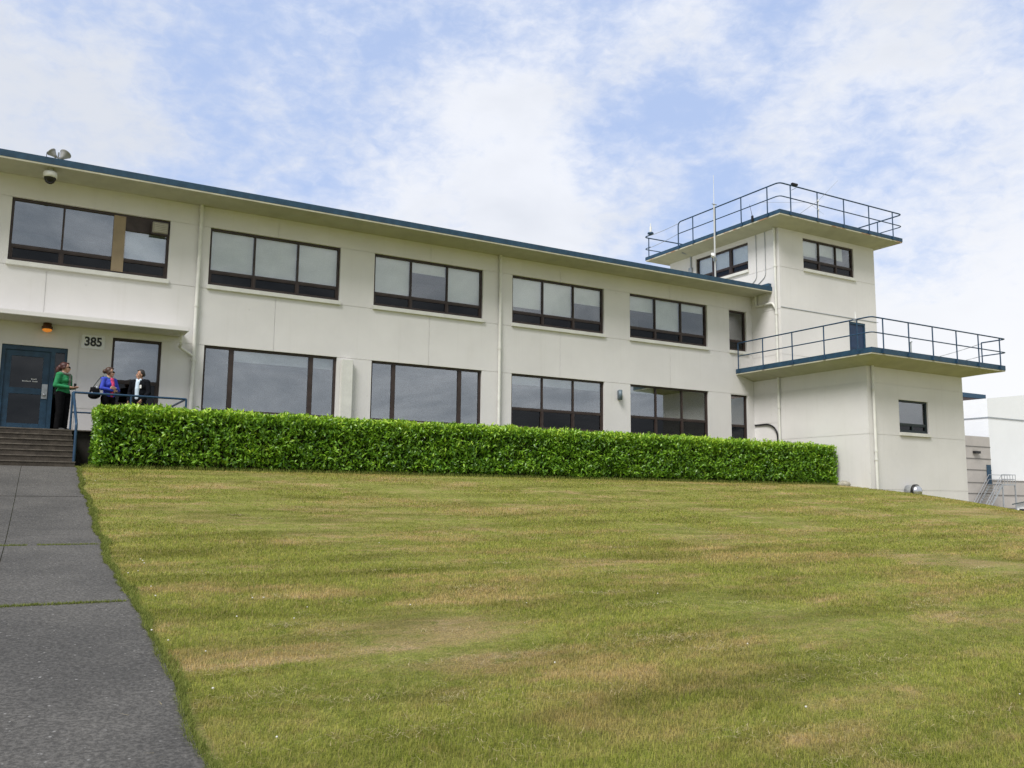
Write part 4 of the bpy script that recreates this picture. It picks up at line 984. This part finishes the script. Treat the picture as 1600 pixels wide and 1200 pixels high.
# ------------------------------------------------------------------ far right background
def make_background():
    # coordinates from the corner of the hangar, about 115 m off
    root = empty('hangar', 'huge white hangar with grey block base far off to the right', 'building')
    yc, xc = 60.0, 99.1; gz = -2.2
    M_hw = simple('white_cladding', (0.80,0.81,0.82), 0.6, 0.02, 0.2)
    M_cmu = simple('taupe_block_wall', (0.42,0.39,0.36), 0.85, 0.06, 0.6)
    w = MB()
    w.add([(xc,yc,2.55),(xc+70,yc,2.55),(xc+70,yc,12.05),(xc+35,yc,16.2),(xc,yc,12.05),(xc,yc+60,2.55),(xc,yc+60,12.05),(xc+70,yc+60,2.55),(xc+70,yc+60,12.05),(xc+35,yc+60,16.2)],
          [(0,1,2,3,4),(5,0,4,6),(4,3,9,6),(3,2,8,9),(1,7,8,2),(5,6,9,8,7)])
    wo = w.build('wall', M_hw, root)
    b = MB(); b.box(xc-0.06, xc+70, yc-0.06, yc-0.005, 9.75, 9.89); b.box(xc-0.06, xc-0.005, yc, yc+60, 9.75, 9.89); b.build('cladding_joint', M_grey, wo)
    b = MB(); b.box(xc-0.3, xc+70.2, yc-0.3, yc+60, gz, 2.55); ba = b.build('block_base', M_cmu, root)
    b = MB()
    for z in (-0.75, 0.75, 2.4): b.box(xc-0.34, xc+70.2, yc-0.34, yc-0.305, z, z+0.10)
    b.build('mortar_joint', simple('dark_mortar', (0.16,0.15,0.14), 0.9, 0.1, 1), ba)
    # lower annex left of it
    an = empty('hangar_annex', 'low taupe block annex with a blue door in front of the white hangar', 'building')
    b = MB(); ax1 = 96.35; ya = 58.3
    b.box(ax1-22, ax1, ya, yc+20, gz, 7.3); b.build('wall', M_cmu, an)
    b = MB()
    for z in (-0.7, 0.9, 2.1, 3.5, 4.75, 6.1): b.box(ax1-22, ax1+0.03, ya-0.035, ya-0.002, z, z+0.09)
    b.build('mortar_joint', bpy.data.materials['dark_mortar'], an)
    d = MB(); d.box(ax1-0.95, ax1-0.15, ya-0.08, ya-0.036, 2.0, 4.15); d.build('door', M_blue, an)
    l = MB(); l.box(ax1-3.35, ax1-2.35, ya-0.35, ya-0.04, 5.35, 5.62); l.build('lamp', M_black, an)
    rb = empty('rooftop_block', 'brown clad block with blue roof edge rising behind the white hangar', 'building')
    b = MB(); b.box(104, 155.6, 95, 110, 8, 18.85); b.build('wall', simple('brown_cladding', (0.12,0.09,0.085), 0.8, 0.08, 0.3), rb)
    b = MB(); b.box(103.6, 156.0, 94.6, 110.4, 18.85, 19.65); b.build('fascia', M_blue, rb)
    # steel stair
    st = empty('steel_staircase', 'grey open steel staircase climbing to the annex door', 'staircase')
    yl, x0, x1, zl = 56.6, ax1-0.9, ax1+1.7, 2.0; xb = x0-3.8
    def part(name, fn, mat=M_steel):
        m = MB(); fn(m); m.build(name, mat, st)
    part('platform', lambda m: m.box(x0, x1, yl, ya-0.1, zl-0.12, zl))
    for xx in (x0+0.1, x1-0.1): part('leg', lambda m: m.box(xx-0.06, xx+0.06, yl, yl+0.12, gz, zl-0.12))
    for yy in (yl, ya-0.25): part('stringer', lambda m: m.add([(x0,yy,zl-0.28),(x0,yy,zl),(xb,yy,gz+0.3),(xb,yy,gz),(x0,yy+0.07,zl-0.28),(x0,yy+0.07,zl),(xb,yy+0.07,gz+0.3),(xb,yy+0.07,gz)], [(0,1,2,3),(7,6,5,4),(0,4,5,1),(1,5,6,2),(2,6,7,3),(3,7,4,0)]))
    for k in range(14):
        t = (k+0.5)/14; part('tread', lambda m: m.box(xb+(x0-xb)*t-0.14, xb+(x0-xb)*t+0.14, yl+0.08, ya-0.26, gz+(zl-gz)*t+0.1, gz+(zl-gz)*t+0.15))
    def rails(m):
        for yy in (yl+0.03, ya-0.22):
            for hgt in (1.05, 0.55):
                m.tube([(xb,yy,gz+0.3+hgt),(x0,yy,zl+hgt),(x1,yy,zl+hgt)], 0.035, 6)
        for t in np.linspace(0,1,7): m.tube([(xb+(x0-xb)*t,yl+0.03,gz+0.2+(zl-gz-0.2)*t),(xb+(x0-xb)*t,yl+0.03,gz+0.3+(zl-gz-0.3)*t+1.05)], 0.03, 6)
        for xx in np.linspace(x0,x1,6): m.tube([(xx,yl+0.03,zl),(xx,yl+0.03,zl+1.05)], 0.03, 6)
        m.tube([(x1,yl,zl+1.05),(x1,ya-0.1,zl+1.05)],0.035,6); m.tube([(x1,yl,zl+.55),(x1,ya-0.1,zl+.55)],0.035,6)
    part('handrail', rails)
    bn = empty('blue_drum', 'small blue drum standing under the steel staircase', 'drum')
    m = MB(); m.lathe([(0,0),(0.27,0),(0.28,0.25),(0.295,0.27),(0.28,0.29),(0.28,0.55),(0.295,0.57),(0.28,0.59),(0.27,0.88),(0.0,0.88)], (x1-0.75, yl+0.6, gz+0.55), (0,0,1), 16); m.build('body', simple('drum_blue', (0.02,0.05,0.22), 0.4, 0.1, 3), bn)
    # gable-roofed shed with a red car inside at the right edge
    sh = empty('garden_shed', 'small white gable-roofed shed with dark opening and red car at the right edge', 'shed')
    sx, sy, sw, sz = 0.0, 0.0, 3.4, -2.4
    sh.matrix_world = Matrix.Translation((79.66, 46.0, 0)) @ Matrix.Rotation(R(-60.3), 4, 'Z')
    m = MB(); z1 = -0.15
    m.add([(sx,sy,sz),(sx+sw,sy,sz),(sx+sw,sy,z1),(sx+sw/2,sy,z1+0.38),(sx,sy,z1),(sx,sy+3,sz),(sx+sw,sy+3,sz),(sx+sw,sy+3,z1),(sx+sw/2,sy+3,z1+0.38),(sx,sy+3,z1)],
          [(0,1,2,3,4),(5,9,8,7,6),(0,4,9,5),(1,6,7,2)]); m.build('wall', simple('shed_white', (0.66,0.66,0.64), 0.7, 0.05, 2), sh)
    m = MB()
    for s_, xe in ((-1, sx-0.4), (1, sx+sw+0.4)):
        xm = sx+sw/2; ze = z1-0.09; zr = z1+0.41
        m.add([(xe,sy-0.35,ze),(xm,sy-0.35,zr),(xm,sy+3.3,zr),(xe,sy+3.3,ze),(xe,sy-0.35,ze+0.11),(xm,sy-0.35,zr+0.11),(xm,sy+3.3,zr+0.11),(xe,sy+3.3,ze+0.11)], [(0,1,2,3),(4,7,6,5),(0,4,5,1),(2,6,7,3),(0,3,7,4)])
    m.build('roof', simple('slate_grey_roof', (0.06,0.075,0.075), 0.7, 0.1, 2), sh)
    m = MB(); m.box(sx+0.16, sx+sw-0.2, sy-0.06, sy-0.005, sz, z1-0.42); m.build('opening', M_black, sh)
    m = MB(); m.box(sx+0.26, sx+sw-0.3, sy-0.12, sy-0.07, sz, z1-0.68); m.build('door', simple('dull_red_paint', (0.28,0.03,0.04), 0.5, 0.1, 3), sh)  # flat red panel made up to stand in for the car inside
    # pale apron in front of the hangar
    a = MB(); xs = np.linspace(52, 190, 40); ys = np.linspace(36, yc-0.32, 24); vs = []; fs = []
    for x in xs:
        for y in ys: vs.append((x, y, float(ground_z(x,y))+0.06))
    for i in range(39):
        for j in range(23): fs.append((i*24+j,(i+1)*24+j,(i+1)*24+j+1,i*24+j+1))
    a.add(vs, fs, True); tag(a.build('apron', simple('pale_concrete', (0.52,0.51,0.48), 0.9, 0.06, 0.5)), 'pale concrete apron in front of the hangar', None, None, 'structure')
make_background()

# ------------------------------------------------------------------ people
def capsule(mb, p, q, r1, r2, n=12):
    p = Vector(p); q = Vector(q); ax = (q-p); Lg = ax.length; ax.normalize()
    prof = []
    for k in range(5): a = math.pi/2*k/4; prof.append((r1*math.sin(a), -r1*math.cos(a)))
    for k in range(5): a = math.pi/2*k/4; prof.append((r2*math.cos(a), Lg+r2*math.sin(a)))
    mb.lathe(prof, p, ax, n)
def fuse(mb, voxel, name, mat, parent, smooth=4):
    """one continuous skin over the shapes in mb"""
    me = mb.mesh(name); o = bpy.data.objects.new(name, me); COL.objects.link(o)
    m = o.modifiers.new('r', 'REMESH'); m.mode = 'VOXEL'; m.voxel_size = voxel; m.use_smooth_shade = True
    s = o.modifiers.new('s', 'SMOOTH'); s.factor = 0.5; s.iterations = smooth
    dg = bpy.context.evaluated_depsgraph_get(); dg.update()
    me2 = bpy.data.meshes.new_from_object(o.evaluated_get(dg)); me2.name = name
    bpy.data.objects.remove(o); bpy.data.meshes.remove(me)
    me2.materials.clear()
    return link(name, me2, parent, mat)
M_skin = simple('skin', (0.52, 0.30, 0.22), 0.55, 0.08, 12)
M_skin2 = simple('skin_tan', (0.44, 0.24, 0.16), 0.55, 0.08, 12)
def hand(mb, wrist, fwd, palm_n, side, curl, s=1.0):
    """palm, four bent unequal fingers and a thumb from the side of the palm"""
    f = Vector(fwd).normalized(); n = (Vector(palm_n)-f*Vector(palm_n).dot(f)).normalized(); t = f.cross(n)*side
    w = Vector(wrist); k = w+f*0.085*s
    for o in (-0.030, -0.010, 0.010, 0.030): capsule(mb, w+f*0.012*s+t*o*0.6*s, k+t*o*s, 0.016*s, 0.0125*s, 8)
    for o, l in ((0.033, 0.068), (0.011, 0.078), (-0.011, 0.072), (-0.033, 0.056)):
        p = k+t*o*s; a = 0.0; d = f
        for seg, (fr, r) in enumerate(((0.45, 0.0095), (0.30, 0.0085), (0.25, 0.0075))):
            a += curl*(0.6+0.25*seg); d = f*math.cos(a)+n*math.sin(a); q = p+d*l*fr*s; capsule(mb, p, q, r*s, r*s*0.93, 7); p = q
    p = w+f*0.025*s+t*0.030*s; d = (f*0.55+t*0.75+n*0.25).normalized(); q = p+d*0.040*s; capsule(mb, p, q, 0.0125*s, 0.011*s, 7)
    d = (f*0.85+t*0.35+n*0.45).normalized(); capsule(mb, q, q+d*0.032*s, 0.0105*s, 0.009*s, 7)
def person(loc, heading, height, label, look, arms, skin, top_mat, leg_mat, woman=True, girth=1.0, jacket_open=None):
    """local frame: +x forward, +y left, z up; 1.70 m figure scaled to height"""
    root = empty('person', label, 'person'); s = height/1.70
    root.matrix_world = Matrix.Translation(loc) @ Matrix.Rotation(heading, 4, 'Z') @ Matrix.Diagonal((s*girth, s*girth, s, 1))
    sw = 0.170 if woman else 0.195; hw = 0.095
    hp = Vector((0.0,0,1.555)); Rl = Matrix.Rotation(look, 3, 'Z')
    H = lambda v: hp + Rl @ Vector(v)
    b = MB()
    # head: skull, face, jaw, nose, ears, lips
    b.ell(H((-0.012,0,0.045)), (0.098,0.076,0.100)); b.ell(H((0.030,0,-0.010)), (0.066,0.060,0.092)); b.ell(H((0.045,0,-0.070)), (0.045,0.042,0.035))
    capsule(b, H((0.088,0,0.015)), H((0.099,0,-0.020)), 0.011, 0.015, 8)
    for y in (-1, 1): b.ell(H((-0.010,0.078*y,-0.005)), (0.020,0.010,0.032)); b.ell(H((0.060,0.036*y,-0.015)), (0.030,0.022,0.022))
    b.ell(H((0.088,0,-0.055)), (0.013,0.024,0.009))
    capsule(b, (-0.02,0,1.38), hp+Vector((-0.012,0,-0.03)), 0.058, 0.052)
    # trunk
    b.ell((0,0,1.27), (0.105,0.160 if woman else 0.175,0.19)); b.ell((0.0,0,1.10), (0.095,0.130 if woman else 0.150,0.16)); b.ell((-0.01,0,0.95), (0.110,0.165 if woman else 0.160,0.13))
    for y in (-1, 1):
        capsule(b, (-0.01,0.06*y,1.395), (-0.01,sw*y,1.375), 0.055, 0.055)
        capsule(b, (0,hw*y,0.90), (0.012,hw*y*0.98,0.50), 0.088, 0.056); capsule(b, (0.012,hw*y*0.98,0.50), (-0.015,hw*y,0.09), 0.054, 0.036)
        capsule(b, (-0.03,hw*y,0.045), (0.14,hw*y*1.15,0.03), 0.040, 0.030)
    for y in (-1, 1):
        A = arms[0 if y > 0 else 1]; sh = Vector((-0.01,sw*y,1.365)); el, wr = Vector(A['elbow']), Vector(A['wrist'])
        capsule(b, sh, el, 0.046, 0.036); capsule(b, el, wr, 0.036, 0.025)
        hand(b, wr, A.get('fwd', wr-el), A['palm'], A.get('side', y), A.get('curl', 0.4))
    fuse(b, 0.0075, 'body', skin, root, 3)
    # clothes
    t = MB(); e = 0.014 if woman else 0.026
    t.ell((0,0,1.27), (0.108+e,(0.163 if woman else 0.182)+e,0.175)); t.ell((0.004,0,1.10), (0.098+e,(0.134 if woman else 0.165)+e,0.17))
    t.ell((-0.005,0,0.97 if woman else 0.93), (0.112+e,(0.160 if woman else 0.172)+e,0.10 if woman else 0.15))
    if woman:
        for y in (-1,1): t.ell((0.075,0.065*y,1.245), (0.062,0.068,0.066))
    for y in (-1, 1):
        A = arms[0 if y > 0 else 1]; sh = Vector((-0.01,sw*y,1.365)); el, wr = Vector(A['elbow']), Vector(A['wrist'])
        capsule(t, (-0.01,0.07*y,1.385), (-0.01,sw*y,1.372), 0.058+e*0.6, 0.060+e*0.6)
        capsule(t, sh, el, 0.058+e*0.5, 0.046+e*0.5); capsule(t, el, el.lerp(wr,0.90), 0.046+e*0.5, 0.034+e*0.6)
    top = fuse(t, 0.009, 'sweater' if jacket_open is None else 'jacket', top_mat, root, 3)
    l = MB()
    l.ell((-0.01,0,0.94), (0.122,0.176 if woman else 0.172,0.12))
    for y in (-1, 1):
        capsule(l, (0,hw*y,0.90), (0.012,hw*y,0.50), 0.102, 0.078); capsule(l, (0.012,hw*y,0.50), (-0.01,hw*y,0.075), 0.078, 0.078)
    fuse(l, 0.010, 'trousers', leg_mat, root, 2)
    for y in (-1, 1):
        q = MB(); capsule(q, (-0.035,hw*y,0.048), (0.15,hw*y*1.15,0.034), 0.046, 0.034); q.box(-0.07,0.165,hw*y-0.03,hw*y+0.035,0.0,0.014); fuse(q, 0.009, 'shoe', M_black, root, 2)
    return root, H, top
def hair_cap(root, H, mat, bits, cut=0.0):
    m = MB(); m.ell(H((-0.026,0,0.058)), (0.100,0.086,0.100))
    for c, r in bits: m.ell(H(c), r)
    fuse(m, 0.008, 'hair', mat, root, 2)
def make_people():
    gz = 1.495
    M_green = simple('green_knit', (0.020,0.205,0.075), 0.9, 0.12, 20, bump=0.3)
    M_blk = simple('black_cloth', (0.007,0.007,0.008), 0.95, 0.3, 14, spec=0.05)
    M_cobalt = simple('cobalt_fabric', (0.035,0.060,0.46), 0.75, 0.12, 14)
    M_suit = simple('dark_suit_cloth', (0.008,0.009,0.012), 0.92, 0.25, 14, spec=0.08)
    M_scarf = simple('grey_scarf', (0.12,0.13,0.11), 0.95, 0.25, 25, bump=0.4)
    M_hair1 = simple('auburn_hair', (0.055,0.016,0.014), 0.5, 0.3, 30); M_hair2 = simple('brown_hair', (0.060,0.030,0.020), 0.5, 0.3, 30); M_hair3 = simple('dark_grey_hair', (0.035,0.030,0.028), 0.6, 0.3, 30)
    M_shades = simple('dark_lens', (0.010,0.006,0.006), 0.15, 0.1, 5)
    M_shirt = simple('pale_blue_shirt', (0.62,0.74,0.86), 0.8, 0.05, 12); M_pink = simple('pink_print', (0.55,0.05,0.14), 0.85, 0.6, 22)
    def shades(root, H):
        m = MB()
        for y in (-1,1): m.ell(H((0.087,0.034*y,0.022)), (0.014,0.033,0.024), 10, 7); capsule(m, H((0.080,0.066*y,0.026)), H((-0.01,0.083*y,0.020)), 0.006, 0.005, 6)
        capsule(m, H((0.100,-0.02,0.026)), H((0.100,0.02,0.026)), 0.006, 0.006, 6)
        m.build('sunglasses', M_shades, root)
    # woman in green, holding a phone at her waist
    arms = [dict(elbow=(-0.02,0.235,1.10), wrist=(0.205,0.085,1.075), palm=(0,-0.5,0.9), curl=0.55), dict(elbow=(-0.03,-0.235,1.10), wrist=(0.195,-0.085,1.07), palm=(0,0.5,0.9), curl=0.55)]
    P1 = Vector((1.16, 24.05, gz)); h1 = R(-38)
    root, H, top = person(P1, h1, 1.70, 'woman in green sweater and grey scarf standing by the blue door', R(32), arms, M_skin, M_green, M_blk, True, 1.14)
    hair_cap(root, H, M_hair1, [((-0.10,0,0.01),(0.055,0.060,0.075)), ((-0.135,0,-0.045),(0.050,0.050,0.095)), ((0.03,0,0.118),(0.050,0.062,0.028)), ((-0.03,0.07,0.01),(0.05,0.018,0.05)), ((-0.03,-0.07,0.01),(0.05,0.018,0.05))])
    shades(root, H)
    m = MB()
    for k in range(16):
        a = 2*math.pi*k/16; m.ell((0.005+0.088*math.cos(a), 0.100*math.sin(a), 1.425-0.028*math.cos(a)), (0.034,0.034,0.036), 8, 6)
    m.ell((0.105,0.03,1.335), (0.030,0.050,0.07)); m.ell((0.118,0.02,1.24), (0.026,0.045,0.08)); m.ell((0.118,0.015,1.14), (0.022,0.045,0.06))
    fuse(m, 0.009, 'scarf', M_scarf, root, 2)
    Mx = Matrix.Translation(P1) @ Matrix.Rotation(h1,4,'Z') @ Matrix.Diagonal((1.14,1.14,1,1))
    def place(o): o.matrix_world = Mx; return o
    m = MB(); m.box(0.255,0.275,-0.040,0.035,1.045,1.175); ph = tag(m.build('phone', M_black, None, 0.004), 'dark phone held at the waist by the woman in green', 'phone'); place(ph)
    root = empty('shoulder_bag', 'black bag hanging behind the hip of the woman in green', 'bag'); root.matrix_world = Mx
    m = MB(); m.ell((-0.17,0.10,1.00), (0.075,0.15,0.13)); m.ell((-0.16,0.10,0.92), (0.085,0.17,0.10)); fuse(m, 0.01, 'body', M_blk, root, 3)
    m = MB(); m.tube([(-0.15,0.16,1.10),(-0.13,0.13,1.28),(-0.06,0.10,1.46),(0.09,0.09,1.36),(0.12,0.04,1.22)], 0.011, 6); m.build('strap', M_blk, root)
    # woman in blue, arms folded
    arms = [dict(elbow=(0.03,0.255,1.13), wrist=(0.205,0.02,1.15), palm=(-1,0,0.1), fwd=(0.05,-1,0.05), curl=0.35), dict(elbow=(0.03,-0.255,1.13), wrist=(0.18,-0.03,1.095), palm=(-1,0,0.1), fwd=(0.08,1,0.1), curl=0.35)]
    P2 = Vector((2.19, 24.25, gz)); h2 = R(-52)
    root, H, top = person(P2, h2, 1.69, 'woman in cobalt blue jacket with folded arms and sunglasses standing behind the railing', R(40), arms, M_skin, M_cobalt, M_blk, True, 1.041)
    hair_cap(root, H, M_hair2, [((-0.115,0,0.035),(0.052,0.055,0.058)), ((0.035,0,0.118),(0.055,0.066,0.028)), ((-0.02,0.068,0.0),(0.055,0.020,0.060)), ((-0.02,-0.068,0.0),(0.055,0.020,0.060))])
    shades(root, H)
    m = MB(); capsule(m, (0.080,0.0,1.38), (0.108,0.0,1.24), 0.052, 0.056); capsule(m, (0.108,0.0,1.24), (0.098,0.0,0.97), 0.056, 0.050); fuse(m, 0.009, 'blouse', M_pink, root, 2)
    m = MB()
    for k in range(14):
        a = 2*math.pi*k/14; m.ell((0.0+0.075*math.cos(a), 0.085*math.sin(a), 1.43-0.03*math.cos(a)), (0.024,0.024,0.03), 8, 6)
    fuse(m, 0.009, 'scarf', simple('teal_scarf', (0.06,0.16,0.17), 0.9, 0.3, 20), root, 2)
    Mx = Matrix.Translation(P2) @ Matrix.Rotation(h2,4,'Z') @ Matrix.Diagonal((1.035,1.035,1.69/1.70,1))
    root = empty('handbag', 'large black handbag hanging from the shoulder of the woman in blue', 'handbag'); root.matrix_world = Mx
    m = MB(); c = Vector((-0.09,-0.335,1.0))
    m.ell(c+Vector((0,0,-0.05)), (0.185,0.10,0.105)); m.ell(c+Vector((0,0,0.04)), (0.15,0.08,0.11)); m.box(c.x-0.10,c.x+0.10,c.y-0.05,c.y+0.05,c.z+0.08,c.z+0.15); fuse(m, 0.01, 'body', M_blk, root, 3)
    m = MB(); m.tube(bent([c+Vector((-0.09,0,0.12)),Vector((-0.06,-0.21,1.43)),Vector((0.0,-0.19,1.45)),c+Vector((0.10,0,0.12))],0.08,6), 0.012, 6); m.build('strap', simple('grey_strap', (0.10,0.11,0.10), 0.7, 0.2, 9), root)
    m = MB(); m.ell(c+Vector((0.11,-0.03,0.13)), (0.03,0.04,0.035)); m.ell(c+Vector((0.02,-0.105,0.0)), (0.035,0.012,0.018)); m.build('buckle', M_steel, root)
    # man in a dark suit
    arms = [dict(elbow=(0.0,0.265,1.10), wrist=(0.16,0.16,0.90), palm=(0,-1,0), fwd=(0.5,-0.3,-0.8), curl=0.4), dict(elbow=(-0.03,-0.27,1.10), wrist=(0.10,-0.22,0.88), palm=(0,1,0), fwd=(0.25,0.1,-0.95), curl=0.45)]
    P3 = Vector((2.95, 24.55, gz)); h3 = R(-125)
    root, H, top = person(P3, h3, 1.73, 'man in dark suit jacket and pale shirt with a white badge facing two women', R(-42), arms, M_skin2, M_suit, M_suit, False, 1.0, jacket_open=True)
    hair_cap(root, H, M_hair3, [((-0.05,0,0.02),(0.070,0.080,0.065)), ((0.02,0,0.112),(0.055,0.062,0.028))])
    m = MB()
    for y in (-1,1): m.ell(H((0.086,0.032*y,0.018)), (0.010,0.014,0.008), 8, 6)
    m.build('eyes', M_black, root)
    m = MB(); capsule(m, (0.085,0.0,1.36), (0.102,0.0,1.20), 0.060, 0.060); capsule(m, (0.102,0.0,1.20), (0.088,0.0,0.95), 0.062, 0.058)
    for y in (-1,1): m.ell((0.055,0.045*y,1.425), (0.042,0.034,0.034))
    fuse(m, 0.009, 'shirt', M_shirt, root, 2)
    m = MB(); m.box(0.140,0.150,0.075,0.125,1.20,1.285); bd = m.build('badge', M_white, root)
make_people()
